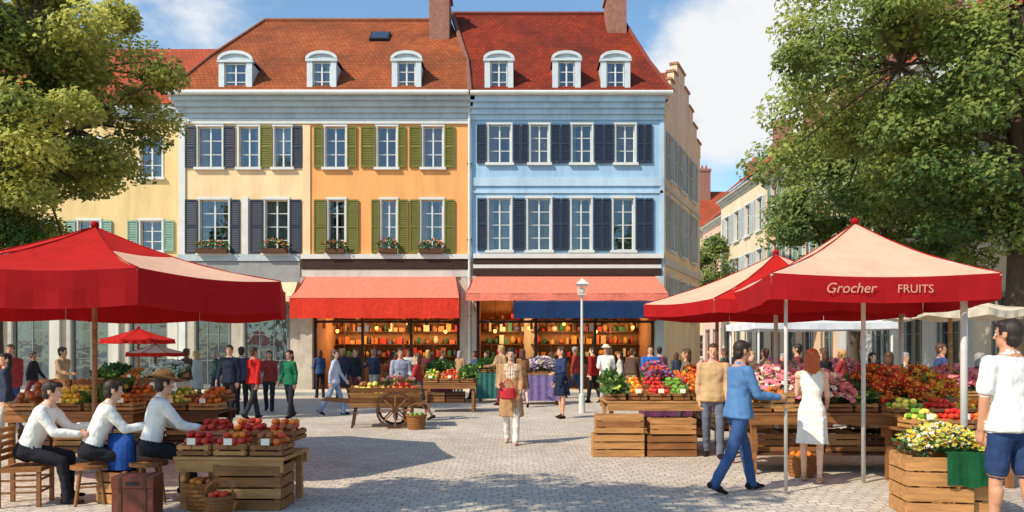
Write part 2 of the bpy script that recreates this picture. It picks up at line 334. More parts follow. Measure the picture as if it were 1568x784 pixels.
# ======== yellow / orange house
yel=plaster('yellow_plaster',C(242,208,162)); org=plaster('orange_plaster',C(242,172,106))
g=empty('yellow_orange_townhouse',(0,31,0)); P=parts()
XL,XM,XR=fx(275),fx(470),fx(719); ZE=fz(152)
up=(257,194); lo=(388,306)
opsL=scale_f([(303,340,*up),(366,396,*up),(420,446,*up),(306,350,*lo),(406,441,*lo)])
opsR=scale_f([(498,529,*up),(578,607,*up),(648,678,*up),(503,528,*lo),(584,607,*lo),(645,678,*lo)])
gl1=[(fx(a),fx(b),.25,3.3) for a,b in ((300,350),(375,440))]
wallgrid(P['walls'],XL,XM,5.2,ZE,opsL,yel); wallgrid(P['walls'],XM,XR,5.2,ZE,opsR,org)
wallgrid(P['walls'],XL,fx(462),0,5.2,gl1,stone)
sh1=(fx(480),fx(704),.12,3.9); wallgrid(P['walls'],fx(462),XR,0,5.2,[sh1],stone)
shell(P['walls'],XL,XR,10,0,ZE,offw)
for o in opsL+opsR: window(P['window_frames'],P['window_glass'],P['curtains'],*o,rows=4 if o[3]-o[2]>1.9 else 3)
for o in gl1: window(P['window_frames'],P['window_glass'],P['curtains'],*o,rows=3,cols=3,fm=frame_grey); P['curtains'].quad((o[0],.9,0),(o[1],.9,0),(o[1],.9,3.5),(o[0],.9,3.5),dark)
S=lambda a,b,c,m:[shutter(P['shutters'],fx(a),fx(b),fz(c[0]),fz(c[1]),m)]
for a,b in ((284,300),(343,360),(448,463)): S(a,b,up,navy)
for a,b in ((399,417),): S(a,b,up,olive)
for a,b in ((284,303),(353,368),(384,403),(444,462)): S(a,b,lo,navy)
for a,b in ((481,495),(532,546),(553,575),(610,621),(627,645),(681,696)): S(a,b,up,olive)
for a,b in ((481,500),(531,549),(569,581),(610,625),(628,642),(681,696)): S(a,b,lo,olive)
tr=P['trim']
tr.box(XM-.16,XM+.14,-.05,.02,5.45,fz(192),yel)
tr.box(fx(371),fx(381),-.1,.02,5.45,fz(303),white)
cornice(tr,XL,XR,fz(182),fz(150),greytrim,0,.45,4,.5); tr.box(XL-.3,XR,-.55,.02,fz(150)+.003,fz(144),white)
tr.box(XL-.06,XR,-.08,.02,fz(190),fz(183),white)
tr.box(XL-.02,XL+.24,-.06,.02,0.02,fz(191),white)
tr.box(XL-.05,fx(460),-.12,.02,fz(400),fz(390),greytrim); tr.box(XL-.05,fx(460),-.07,.02,fz(432),fz(401),plinth)
tr.box(fx(462),XR-.02,-.18,.02,fz(397),fz(390),white); tr.box(fx(463),XR-.03,-.13,.02,fz(412),fz(398),darkwood); tr.box(fx(463),XR-.03,-.09,.02,fz(424),fz(413),offw)
tr.box(fx(461),fx(479),-.12,.02,0,fz(425),stone); tr.box(fx(706),fx(718),-.12,.02,0,fz(425),stone)
tr.tube([(XR,-.12,.1),(XR,-.12,fz(155))],[.055,.055],8,white)
for z in (3,6,9): tr.box(XR-.08,XR+.08,-.15,.0,z,z+.05,metal)
grn=[M('plant_green_%d'%i,c,.6,.3,10,transl=.25) for i,c in enumerate([(.07,.15,.03,1),(.13,.24,.05,1),(.05,.11,.03,1)])]
flc=[M('blossom_%s'%n,C(*c),.6,.1,10,transl=.2) for n,c in dict(red=(215,45,45),pink=(242,140,170),yellow=(246,215,80),white=(240,236,226),orange=(240,140,55),purple=(150,100,180),lime=(180,200,90)).items()]
def greens(mb,x0,x1,y0,y1,z,h,n,cols=None,size=.05,blossom=.0,fr=.03):
    for _ in range(n):
        u=random.random();v=random.random(); mound=math.sin(math.pi*min(max(u,.08),.92))**.4
        isb=random.random()<blossom
        p=Vector((x0+(x1-x0)*u,y0+(y1-y0)*v,z+h*mound*(random.uniform(.72,1.0) if isb else random.random()**.6)))
        if isb:
            if random.random()<.35: p.y=y0-.03*random.random(); p.z=z+h*random.uniform(.25,.9)*mound
            col=random.choice(cols)
            nrm=Vector((random.gauss(0,.5),random.gauss(-.5,.5),1)).normalized(); t=nrm.orthogonal().normalized(); b=nrm.cross(t)
            p.z+=.03
            for k in range(6):
                a=k*math.pi/3; d=t*math.cos(a)+b*math.sin(a); e=t*math.cos(a+.5)+b*math.sin(a+.5); e2=t*math.cos(a-.5)+b*math.sin(a-.5)
                mb.quad(p,p+e2*fr*.8+nrm*fr*.3,p+d*fr*1.2+nrm*fr*.35,p+e*fr*.8+nrm*fr*.3,col)
            mb.ell(p+nrm*fr*.2,(fr*.3,)*3,flc[2] if col is not flc[2] else flc[4],5,3)
        else:
            d=Vector((random.gauss(0,1),random.gauss(0,1),random.gauss(.6,.8))).normalized(); s=d.orthogonal().normalized()
            L=size*random.uniform(.7,1.6)
            mb.quad(p,p+d*L*.5+s*L*.3,p+d*L,p+d*L*.5-s*L*.3,random.choice(grn))
pb=MB()
for o in opsR[3:]+opsL[3:]:
    pb.box(o[0]-.05,o[1]+.05,-.36,-.14,o[2]-.02,o[2]+.16,w3); greens(pb,o[0]-.1,o[1]+.1,-.4,-.1,o[2]+.14,random.uniform(.3,.5),170,[flc[0],flc[4],flc[1]],.09,.12,.04)
pb.obj('window_boxes',g)
shop(P,g,sh1[0],sh1[1],3.9,darkwood)
awning(P,fx(460),fx(707),fz(423),1.5,bz(456,29.5),bz(487,29.5),salA,redA)
awning(P,fx(378),fx(458),fz(432),.9,3.75,3.55,beigeA,beigeA,.05)
K=1.6;RY=5.
prof=[(XL-.3,XR,-.55,ZE+.1),(fx(275)+.55,XR-.2,K,bz(88,32.6)),(bx(405,36),bx(690,36),RY,bz(32,36)),(XL-.3,XR,10.6,ZE+.1)]
roof2(P['roof'],prof,t_org)
P['roof'].add([(XL-.3,-.55,ZE+.1),(XL+.55,K,prof[1][3]),(prof[2][0],RY,prof[2][3]),(XL-.3,10.6,ZE+.1)],[(0,3,2,1)],t_side)
rdg=M('ridge_tile',C(142,82,56),.85,.3,5)
P['roof'].tube([(prof[2][0],RY,prof[2][3]+.03),(prof[2][1],RY,prof[2][3]+.03)],[.1,.1],8,rdg)
P['roof'].tube([(XL-.3,-.55,ZE+.13),(XL+.55,K,prof[1][3]+.03),(prof[2][0],RY,prof[2][3]+.03)],[.07,.07,.07],8,rdg)
P['roof'].tube([(XL-.3,-.6,ZE+.08),(XR,-.6,ZE+.08)],[.09,.09],8,white)
YD=-.22; DD=31+YD
for a,b in ((335,386),(470,515),(600,645)):
    dormer(P,bx((a+b)/2,DD),bx(b,DD)-bx(a,DD),YD,bz(140,DD),bz(80,DD))
sy=3.35; sz=prof[1][3]+(prof[2][3]-prof[1][3])*(sy-K)/(RY-K)
P['roof'].T=Matrix.Translation((bx(580,34),sy,sz+.02))@Matrix.Rotation(math.atan2(prof[2][3]-prof[1][3],RY-K),4,'X')
P['roof'].box(-.42,.42,-.45,.45,0,.1,metal); P['roof'].box(-.36,.36,-.39,.39,.1,.115,M('skylight_glass',C(50,62,80),.1,0)); P['roof'].T=None
chimney(P['chimney'],bx(660,35),bx(690,35),3.2,4.4,13.5,bz(-6,35),chm)
finish(P,g)
# ======== blue house
blu=plaster('blue_plaster',C(160,194,218)); blul=plaster('light_blue_trim',C(180,206,224))
g=empty('blue_townhouse',(0,31,0)); P=parts(); XA,XB=fx(721),fx(1016)
up=(250,191); lo=(384,304)
ops=scale_f([(748,782,*up),(812,840,*up),(876,906,*up),(943,972,*up),(748,782,*lo),(808,843,*lo),(875,905,*lo),(939,970,*lo)])
wallgrid(P['walls'],XA,XB,5.2,ZE,ops,blu); sh2=(fx(730),fx(1002),.12,3.9); wallgrid(P['walls'],XA,XB,0,5.2,[sh2],stone)
shell(P['walls'],XA+.01,XB,10,0,ZE,blu)
for o in ops: window(P['window_frames'],P['window_glass'],P['curtains'],*o,rows=4 if o[3]-o[2]>1.9 else 3)
for rowz,lst in ((up,((730,745),(786,809),(844,873),(910,940),(976,998))),(lo,((731,745),(786,804),(847,871),(909,935),(974,1000)))):
    for a,b in lst:
        if b-a>20:
            m=(a+b)/2; S(a,m-.5,rowz,navy); S(m+.5,b,rowz,navy)
        else: S(a,b,rowz,navy)
tr=P['trim']
cornice(tr,XA,XB,fz(184),fz(152),blul,0,.45,4,.0); tr.box(XA,XB+.2,-.55,.02,fz(152)+.003,fz(147),white)
tr.box(XA+.02,XB-.02,-.06,.02,fz(285),fz(272),blul); tr.box(XA+.02,XB-.02,-.05,.02,fz(296),fz(292),blul)
tr.box(XB-.14,XB+.02,-.05,.03,.02,fz(186),blul)
tr.box(XA+.1,XB-.02,-.18,.02,fz(396),fz(389),white); tr.box(XA+.1,XB-.1,-.13,.02,fz(404),fz(397),darkwood); tr.box(XA+.1,XB-.1,-.1,.02,fz(411),fz(405),white); tr.box(XA+.1,XB-.1,-.12,.02,fz(422),fz(412),darkwood)
tr.box(fx(722),fx(729),-.12,.02,0,fz(423),stone); tr.box(fx(1003),fx(1016),-.12,.02,0,fz(423),greytrim)
shop(P,g,sh2[0],sh2[1],3.9,darkwood)
awning(P,fx(716),fx(1013),fz(423),1.3,bz(449,29.7),bz(460,29.7),salA,salA)
awning(P,fx(786),fx(1006),3.95,1.9,bz(463,29.1),bz(487,29.1),navyA,navyA,.15)
prof=[(XA,XB+.25,-.55,ZE+.1),(fx(712),bx(994,32.6),K,bz(95,32.6)),(bx(692,36),bx(948,36),RY,bz(22,36)),(XA,XB+.25,10.6,ZE+.1)]
roof2(P['roof'],prof,t_red)
P['roof'].add([(XB+.25,-.55,ZE+.1),(prof[1][1],K,prof[1][3]),(prof[2][1],RY,prof[2][3]),(XB+.25,10.6,ZE+.1)],[(0,1,2,3)],t_side)
P['trim'].add([(XA,-.5,ZE),(prof[1][0],K,prof[1][3]+.12),(prof[2][0],RY,prof[2][3]+.12),(XA,10.6,ZE)],[(0,1,2,3)],chm)
P['roof'].tube([(XA,-.55,ZE+.13),(prof[1][0],K,prof[1][3]+.05),(prof[2][0],RY,prof[2][3]+.05)],[.11,.11,.11],6,M('verge',C(128,84,68)))
rdr=M('ridge_tile_red',C(122,54,38),.85,.3,5)
P['roof'].tube([(prof[2][0],RY,prof[2][3]+.03),(prof[2][1],RY,prof[2][3]+.03)],[.1,.1],8,rdr)
P['roof'].tube([(XB+.25,-.55,ZE+.13),(prof[1][1],K,prof[1][3]+.03),(prof[2][1],RY,prof[2][3]+.03)],[.08,.08,.08],8,rdr)
P['roof'].tube([(XA,-.6,ZE+.08),(XB+.25,-.6,ZE+.08)],[.09,.09],8,white)
for a,b in ((742,786),(846,889),(920,965)):
    dormer(P,bx((a+b)/2,DD),bx(b,DD)-bx(a,DD),YD,bz(141,DD),bz(80,DD))
chimney(P['chimney'],bx(927,35.3),bx(956,35.3),3.6,4.8,13.5,bz(-4,35.3),chm)
finish(P,g)
# ======== left house behind tree
g=empty('ochre_townhouse',(0,31.8,0)); P=parts(); och=plaster('ochre_plaster',C(226,196,140))
xa,xb=bx(-160,31.8),XL-.02; ze=bz(163,31.8)
ops=[]
for a in (215,120,40,-50,-120):
    ops.append((bx(a,31.8),bx(a+33,31.8),bz(272,31.8),bz(213,31.8))); ops.append((bx(a,31.8),bx(a+33,31.8),bz(385,31.8),bz(338,31.8)))
wallgrid(P['walls'],xa,xb,5.2,ze,ops,och)
go=[(bx(a,31.8),bx(a+55,31.8),.2,3.6) for a in (200,110,20,-70)]
wallgrid(P['walls'],xa,xb,0,5.2,go,stone); shell(P['walls'],xa,xb,9,0,ze,och)
teal=M('green_shutter_paint',C(124,160,142),.55,.1,4)
for i,o in enumerate(ops):
    window(P['window_frames'],P['window_glass'],P['curtains'],*o)
    if i%2 or i>1: shutter(P['shutters'],o[0]-.5,o[0]-.09,o[2],o[3],teal); shutter(P['shutters'],o[1]+.09,o[1]+.5,o[2],o[3],teal)
for o in go:
    window(P['window_frames'],P['window_glass'],P['curtains'],*o,rows=3,cols=2,fm=frame_grey)
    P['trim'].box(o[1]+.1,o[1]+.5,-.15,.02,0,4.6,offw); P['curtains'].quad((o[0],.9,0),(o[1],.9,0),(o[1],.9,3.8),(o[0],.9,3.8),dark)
cornice(P['trim'],xa,xb,ze-.6,ze,greytrim,0,.35,3); P['trim'].box(xa,xb,-.12,.02,5.0,5.3,offw)
roof2(P['roof'],[(xa,xb,-.4,ze),(xa,xb,4.,bz(75,35.8)),(xa,xb,9,ze)],t_lt)
finish(P,g)
# ======== cream gable house (splayed wall)
A=Vector((XB+.03,31.35,0)); B=Vector((9.35,39.,0)); W=(B-A).length; ang=math.atan2(B.y-A.y,B.x-A.x)
g=empty('cream_gable_house',A,ang); P=parts(); crm=plaster('cream_plaster',C(236,214,176))
ze2=11.3; za=14.0; ua=W*.4
ops=[(u,u+.85,z,z+h) for u in (1.2,3.6,6.0) for z,h in ((3.0,1.7),(5.8,2.2),(8.7,1.9))]
wallgrid(P['walls'],0,W,0,ze2,ops,crm)
P['walls'].add([(0,0,ze2),(W,0,ze2),(ua,0,za)],[(0,1,2)],crm)
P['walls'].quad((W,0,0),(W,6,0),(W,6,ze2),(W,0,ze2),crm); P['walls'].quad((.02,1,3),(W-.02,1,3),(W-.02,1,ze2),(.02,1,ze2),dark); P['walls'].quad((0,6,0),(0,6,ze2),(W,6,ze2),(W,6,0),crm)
for o in ops:
    window(P['window_frames'],P['window_glass'],P['curtains'],*o,rows=3,curt=.2); shutter(P['shutters'],o[0]-.5,o[0]-.09,o[2],o[3],greytrim); shutter(P['shutters'],o[1]+.09,o[1]+.5,o[2],o[3],greytrim)
P['trim'].box(0,W,-.1,.02,5.1,5.35,offw); P['trim'].box(0,W,-.08,.02,8.2,8.35,offw)
n=5; cop=M('coping',C(170,120,88))
for k in range(n):
    for (p0,q0),(p1,q1) in (((0,ze2),(ua,za)),((W,ze2),(ua,za))):
        u0=p0+(p1-p0)*k/n;u1=p0+(p1-p0)*(k+1)/n; zt=q0+(q1-q0)*(k+1)/n
        P['trim'].box(min(u0,u1)+.001,max(u0,u1)-.001,-.03,.25,q0+(q1-q0)*k/n-.1,zt,crm)
        P['trim'].box(min(u0,u1)-.04,max(u0,u1)+.04,-.09,.3,zt+.002+.001*(p0>0),zt+.1+.001*(p0>0),cop)
P['roof'].quad((0,0,ze2),(ua,.02,za-.05),(ua,6,za-.05),(0,6,ze2),t_side); P['roof'].quad((W,0,ze2),(W,6,ze2),(ua,6,za-.05),(ua,.02,za-.05),t_side)
finish(P,g)
# ======== row of houses along the side street
cols=[('pink_townhouse',C(222,180,160)),('cream_townhouse',C(226,204,172)),('peach_townhouse',C(226,186,150)),('white_townhouse',C(190,190,190)),('cream_townhouse',C(206,194,170))]
y=64.
for i,(nm,c) in enumerate(cols):
    w=10.2; x=14.6+(1.0 if i==0 else 0)-.25*i
    g=empty(nm,(x,y,0),R(-90)); P=parts(); pm=plaster('street_plaster_%d'%i,c); ze3=11.6-.25*i+(.5 if i%2 else 0)
    ops=[(1.+2.3*k,2.+2.3*k,z,z+1.9) for k in range(4) for z in (5.6,8.6)]+[(1.+2.3*k,2.2+2.3*k,.3,3.2) for k in range(4)]
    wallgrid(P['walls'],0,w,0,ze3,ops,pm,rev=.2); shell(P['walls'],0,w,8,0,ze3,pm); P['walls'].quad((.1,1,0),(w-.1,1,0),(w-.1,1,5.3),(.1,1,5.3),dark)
    for o in ops:
        window(P['window_frames'],P['window_glass'],P['curtains'],*o,fm=None if o[2]>4 else frame_grey)
        if o[2]>4: shutter(P['shutters'],o[0]-.5,o[0]-.09,o[2],o[3],[olive,greytrim,teal][i%3]); shutter(P['shutters'],o[1]+.09,o[1]+.5,o[2],o[3],[olive,greytrim,teal][i%3])
    cornice(P['trim'],0,w,ze3-.5,ze3,offw,0,.35,3); P['trim'].box(0,w,-.1,.02,4.4,4.7,offw)
    roof2(P['roof'],[(0,w,-.45,ze3),(0,w,3.8,ze3+3.6),(0,w,8,ze3)],t_lt)
    P['walls'].add([(0.01,0,ze3),(0.01,8,ze3),(0.01,3.8,ze3+3.5)],[(0,1,2)],pm); P['walls'].add([(w-.01,0,ze3),(w-.01,8,ze3),(w-.01,3.8,ze3+3.5)],[(0,1,2)],pm)
    chimney(P['chimney'],1.,2.1,3.2,4.2,ze3+2,ze3+5.,chm); chimney(P['chimney'],w-2.1,w-1.1,2.6,3.6,ze3+1.4,ze3+4.4,chm)
    finish(P,g); y-=w+.02
g=empty('street_end_townhouse',(9,72,0)); P=parts()
ops=[(1+2.2*k,2+2.2*k,z,z+2) for k in range(5) for z in (5.6,8.8,1.)]
wallgrid(P['walls'],0,14,0,12.5,ops,crm); shell(P['walls'],0,14,8,0,12.5,crm); P['walls'].quad((.1,1,0),(13.9,1,0),(13.9,1,5.3),(.1,1,5.3),dark)
for o in ops: window(P['window_frames'],P['window_glass'],P['curtains'],*o)
roof2(P['roof'],[(0,14,-.4,12.5),(0,14,4,17),(0,14,8,12.5)],t_lt); chimney(P['chimney'],2,3,3,4,15,19,chm); chimney(P['chimney'],9,10,3,4,15,19,chm); finish(P,g)
# ======== ground, pavement
mb=MB(); mb.quad((-400,-400,0),(400,-400,0),(400,400,0),(-400,400,0),cobble()); mb.obj('ground')
pv=M('pavement_slab',C(204,194,176),.8,.18,2.5,.3,25); mb=MB()
x=bx(-160,31)
while x<XB+.3:
    mb.box(x,min(x+.99,XB+.3),28.9,29.9,.0,.12,pv); mb.box(x,min(x+.99,XB+.3),29.91,31.0,.0,.12,pv); x+=1.0
mb.box(bx(-160,31),XB+.35,28.73,28.893,-.01,.115,plinth); mb.obj('pavement')
# ---------------------------------------------------------------- trees
bark=M('bark',C(82,66,52),.9,.35,6,.9,14,(3,3,.6))
def tree(name,base,crown,rad,trunk_r,ncl,nleaf,leafs,mat,seed,clr=.75,first=.35,lean=.35,tb0=.45):
    r=np.random.default_rng(seed); rr=random.Random(seed)
    e=empty(name,base); tb=MB()
    cx,cy,cz=crown; c=Vector((cx,cy,cz)); top=Vector((cx*lean,cy*lean,cz+rad[2]*.55))
    tp=[Vector((0,0,-.1)),Vector((.0,0,.25))]
    for t in (.2,.4,.6,.8,1.): tp.append(Vector((0,0,0)).lerp(top,t)+Vector((rr.uniform(-.12,.12),rr.uniform(-.12,.12),0)))
    tr_=[trunk_r*1.5,trunk_r*1.1]+[trunk_r*k for k in (.95,.8,.55,.32,.12)]
    tb.tube(tp,tr_,12,bark)
    pts=[]
    while len(pts)<ncl:
        d=Vector((rr.gauss(0,1),rr.gauss(0,1),rr.gauss(0,1))).normalized(); k=rr.uniform(.3,1.)**.6
        lump=1+.13*math.sin(d.x*5+seed)+.12*math.sin(d.z*6+d.y*4+seed*2)
        p=c+Vector((d.x*rad[0],d.y*rad[1],d.z*rad[2]*(1 if d.z>0 else .9)))*k*lump
        if p.z>cz-rad[2]*.98: pts.append((p,k))
    nodes=[]
    for i in range(11):
        a=i*2.4+rr.uniform(-.3,.3); el=rr.uniform(-.25,.8); s=rr.uniform(first,.85)
        st=Vector((0,0,0)).lerp(top,s); en=c+Vector((math.cos(a)*rad[0]*.55,math.sin(a)*rad[1]*.55,el*rad[2]*.6))
        mid=st.lerp(en,.5)+Vector((0,0,-.15*rad[2]*.3)); r0=trunk_r*(.5-.25*s)
        tb.tube([st,mid,en],[r0,r0*.7,r0*.35],8,bark); nodes.append(en); nodes.append(mid)
    for p,k in pts:
        nd=min(nodes,key=lambda q:(q-p).length); mid=nd.lerp(p,.5)+Vector((rr.uniform(-.15,.15),rr.uniform(-.15,.15),.1))
        tb.tube([nd,mid,p],[.045,.03,.012],5,bark,caps=False)
    tb.obj('trunk_and_limbs',e,True)
    V=[];T=[]
    for p,k in pts:
        n=int(nleaf*rr.uniform(.5,1.4)); R_=clr*rr.uniform(.6,1.3); hz=(p.z-cz)/rad[2]; tint=min(1,max(0,rr.gauss(tb0,.2)+.25*hz))  # random tone per clump, plus sunlit crown tops painted lighter with height
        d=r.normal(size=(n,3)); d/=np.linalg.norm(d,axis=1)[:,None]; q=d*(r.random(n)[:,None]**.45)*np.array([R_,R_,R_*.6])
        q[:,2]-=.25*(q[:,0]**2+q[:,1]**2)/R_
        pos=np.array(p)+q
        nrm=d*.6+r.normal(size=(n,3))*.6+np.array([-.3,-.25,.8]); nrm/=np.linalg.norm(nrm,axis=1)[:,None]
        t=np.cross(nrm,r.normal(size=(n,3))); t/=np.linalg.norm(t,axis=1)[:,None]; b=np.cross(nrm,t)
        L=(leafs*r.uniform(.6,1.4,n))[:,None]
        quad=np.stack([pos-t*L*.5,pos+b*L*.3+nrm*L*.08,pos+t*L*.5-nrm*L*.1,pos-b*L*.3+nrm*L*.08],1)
        V.append(quad.reshape(-1,3)); T.append(np.repeat(np.clip(tint+r.normal(size=n)*.14+.3*(q[:,2]/R_),0,1),4))  # upper leaves of each clump also lighter, top light put into the tint
    V=np.concatenate(V);T=np.concatenate(T); nv=len(V); nf=nv//4
    me=bpy.data.meshes.new('crown_foliage'); me.vertices.add(nv); me.vertices.foreach_set('co',V.ravel().astype(np.float32))
    me.loops.add(nv); me.loops.foreach_set('vertex_index',np.arange(nv,dtype=np.int32)); me.polygons.add(nf)
    me.polygons.foreach_set('loop_start',np.arange(0,nv,4,dtype=np.int32)); me.polygons.foreach_set('loop_total',np.full(nf,4,dtype=np.int32))
    at=me.attributes.new('tint','FLOAT','POINT'); at.data.foreach_set('value',T.astype(np.float32))
    me.materials.append(mat); me.update(); me.validate()
    o=bpy.data.objects.new('crown_foliage',me); scene.collection.objects.link(o); o.parent=e
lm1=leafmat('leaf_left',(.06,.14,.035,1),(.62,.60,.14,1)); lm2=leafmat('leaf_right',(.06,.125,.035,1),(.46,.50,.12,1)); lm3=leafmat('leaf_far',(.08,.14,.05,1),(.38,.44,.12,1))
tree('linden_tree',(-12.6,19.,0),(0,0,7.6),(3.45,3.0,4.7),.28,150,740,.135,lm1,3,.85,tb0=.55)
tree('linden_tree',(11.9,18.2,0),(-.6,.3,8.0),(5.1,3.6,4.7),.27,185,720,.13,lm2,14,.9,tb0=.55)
tree('linden_tree',(11.2,25.5,0),(0,0,6.3),(3.0,2.4,3.5),.2,70,560,.15,lm3,21,.85,tb0=.6)
tree('linden_tree',(bx(1097,52),52,0),(0,0,6.5),(2.1,2.1,3.4),.15,36,300,.2,lm3,5,.8)
tree('linden_tree',(-6.6,3.6,0),(0,0,6.8),(2.6,2.2,1.9),.2,44,380,.15,lm2,9,.7)
# ---------------------------------------------------------------- umbrellas
redU=M('umbrella_red',C(200,38,32),.8,.14,2,.35,5,transl=.28,spec=.15,bd=.05); dredU=M('umbrella_dark_red',C(172,26,30),.8,.12,2,.25,7,transl=.2,spec=.15)
salU=M('umbrella_salmon',C(244,196,166),.8,.1,2,.35,5,transl=.28,spec=.15,bd=.05); creamU=M('umbrella_cream',C(226,214,190),.8,.08,2,.2,7,transl=.3)
pole=M('pole_metal',C(190,186,178),.45,.1,5); wpole=wood('pole_wood',C(150,110,74))
def umbrella(name,loc,corners,rimz,vdrop,apexz,topm,valm,poles=None,cap=None,polem=None,sag=.12,apex=(0,0)):
    e=empty(name,loc); c=MB(); fr=MB(); n=len(corners); ap=Vector((apex[0],apex[1],apexz)); polem=polem or wpole
    cor=[Vector((x,y,rimz)) for x,y in corners]
    for i in range(n):
        a,b=cor[i],cor[(i+1)%n]; m=8;rws=7
        tm=topm(i) if callable(topm) else topm
        def pt(u,t):
            p=ap.lerp(a.lerp(b,u),t); p.z-=sag*math.sin(math.pi*u)*t*.5+sag*.9*math.sin(math.pi*t)
            return p
        for j in range(rws):
            for k in range(m):
                mm=tm
                if cap and j<3: mm=cap
                c.quad(pt(k/m,j/rws),pt((k+1)/m,j/rws),pt((k+1)/m,(j+1)/rws),pt(k/m,(j+1)/rws),mm)
        mid=(a+b)/2; out=Vector((mid.x-apex[0],mid.y-apex[1],0)).normalized()
        m2=16
        for k in range(m2):
            u0,u1=k/m2,(k+1)/m2
            def vp(u,t):
                p=a.lerp(b,u); p.z-=sag*.5*math.sin(math.pi*u)+vdrop*t; p+=out*(.02*math.sin(u*22)*t+.005); return p
            c.quad(vp(u0,0),vp(u1,0),vp(u1,.5),vp(u0,.5),valm); c.quad(vp(u0,.5),vp(u1,.5),vp(u1,1),vp(u0,1),valm)
        fr.tube([pt(0,t)+Vector((0,0,.004)) for t in (0,.25,.5,.75,1)],[.008]*5,5,valm)
        fr.tube([ap-Vector((0,0,.06)),ap.lerp(a,.5)-Vector((0,0,sag*.9+.03)),a-Vector((0,0,.03))],[.018]*3,6,polem)
        fr.tube([Vector((apex[0],apex[1],rimz-.1)),ap.lerp(a,.5)-Vector((0,0,sag*.9+.04))],[.014]*2,6,polem)
    for x,y,r_ in (poles or [(apex[0],apex[1],.035)]):
        top=apexz if (x,y)==tuple(apex) else rimz
        fr.tube([(x,y,0.02),(x,y,top)],[r_,r_],10,polem)
        if (x,y)==tuple(apex): fr.tube([(x,y,0),(x,y,.06),(x,y,.07)],[.25,.25,.06],16,plinth)
    fr.ell((ap.x,ap.y,ap.z+.03),(.06,.06,.05),valm,8,6)
    c.obj('canopy',e,True); fr.obj('pole_and_ribs',e,True); return e
def ngon(n,r,rot=0): return [(r*math.cos(2*math.pi*i/n+rot),r*math.sin(2*math.pi*i/n+rot)) for i in range(n)]
pat=[salU,redU,redU,redU,salU,salU,redU,salU]  # left salmon panels paint the sunlit facets of the red canopy as cloth colour
umbrella('market_umbrella',(bx(145,11),11,0),ngon(8,2.75,R(-8)),2.62,.42,3.42,lambda i:pat[i%8],dredU,cap=redU)
e=umbrella('market_umbrella',(0,0,0),[(2.98,9.),(5.62,9.),(6.5,12.4),(3.4,12.4)],2.58,.3,3.42,salU,dredU,[(3.25,9.3,.022),(bx(1322,10.),10.,.028),(bx(1380,12.3),12.3,.035),(bx(1476,9.3),9.3,.04)],None,pole,.1,(4.68,10.7))
letm=M('lettering_paint',C(206,150,128),.7,.05)
for t,x,sz in (('Grocher',bx(1262,9),.165),('FRUITS',bx(1372,9),.135)):
    cu=bpy.data.curves.new('lettering','FONT'); cu.body=t; cu.size=sz; cu.extrude=.001; cu.shear=.25 if t[1]=='r' else 0
    o=bpy.data.objects.new('lettering',cu); scene.collection.objects.link(o); o.location=(x,8.968,2.35); o.rotation_euler=(R(90),0,0); cu.materials.append(letm); o.parent=e
pat2=[salU,salU,salU,salU,salU,redU,salU,salU]
umbrella('market_umbrella',(bx(1188,13.2),13.2,0),ngon(8,2.25,R(4)),2.45,.2,3.3,lambda i:pat2[i],dredU,polem=pole,sag=.08)
umbrella('market_umbrella',(bx(212,25),25,0),ngon(8,1.15),bz(520,25),.12,bz(503,25),redU,redU,sag=.03)
umbrella('market_umbrella',(bx(238,21),21,0),ngon(8,.75),1.62,.1,1.85,salU,redU,sag=.03)
umbrella('market_umbrella',(bx(1455,14),14,0),ngon(8,1.15),2.4,.12,2.8,creamU,creamU,None,None,wpole)
tw=M('tent_white',C(230,232,236),.7,.05,2,transl=.2)
umbrella('market_tent',(bx(1235,20),20,0),[(-1.7,-1.3),(1.7,-1.3),(1.7,1.3),(-1.7,1.3)],2.35,.15,2.75,tw,tw,[(-1.6,-1.2,.03),(1.6,-1.2,.03),(1.6,1.2,.03),(-1.6,1.2,.03)],None,pole,.05)
e=empty('street_lamp',(bx(891,21),21,0)); mb=MB(); lp=M('lamp_post_paint',C(205,205,198),.4,.08,4)
mb.tube([(0,0,0),(0,0,.5),(0,0,.52),(0,0,3.15)],[.09,.075,.04,.032],12,lp)
mb.box(-.14,.14,-.14,.14,3.4,3.44,lp); mb.box(-.1,.1,-.1,.1,3.15,3.18,lp)
for sx in (-1,1):
    for sy_ in (-1,1): mb.beam((sx*.09,sy_*.09,3.17),(sx*.12,sy_*.12,3.41),.015,.015,lp)
mb.add([(-.17,-.17,3.442),(.17,-.17,3.442),(.17,.17,3.442),(-.17,.17,3.442),(0,0,3.62)],[(0,1,4),(1,2,4),(2,3,4),(3,0,4),(3,2,1,0)],lp)
mb.ell((0,0,3.28),(.075,.075,.1),M('opal_glass',C(235,225,205),.3,.02),10,6)
mb.obj('post_and_lantern',e)
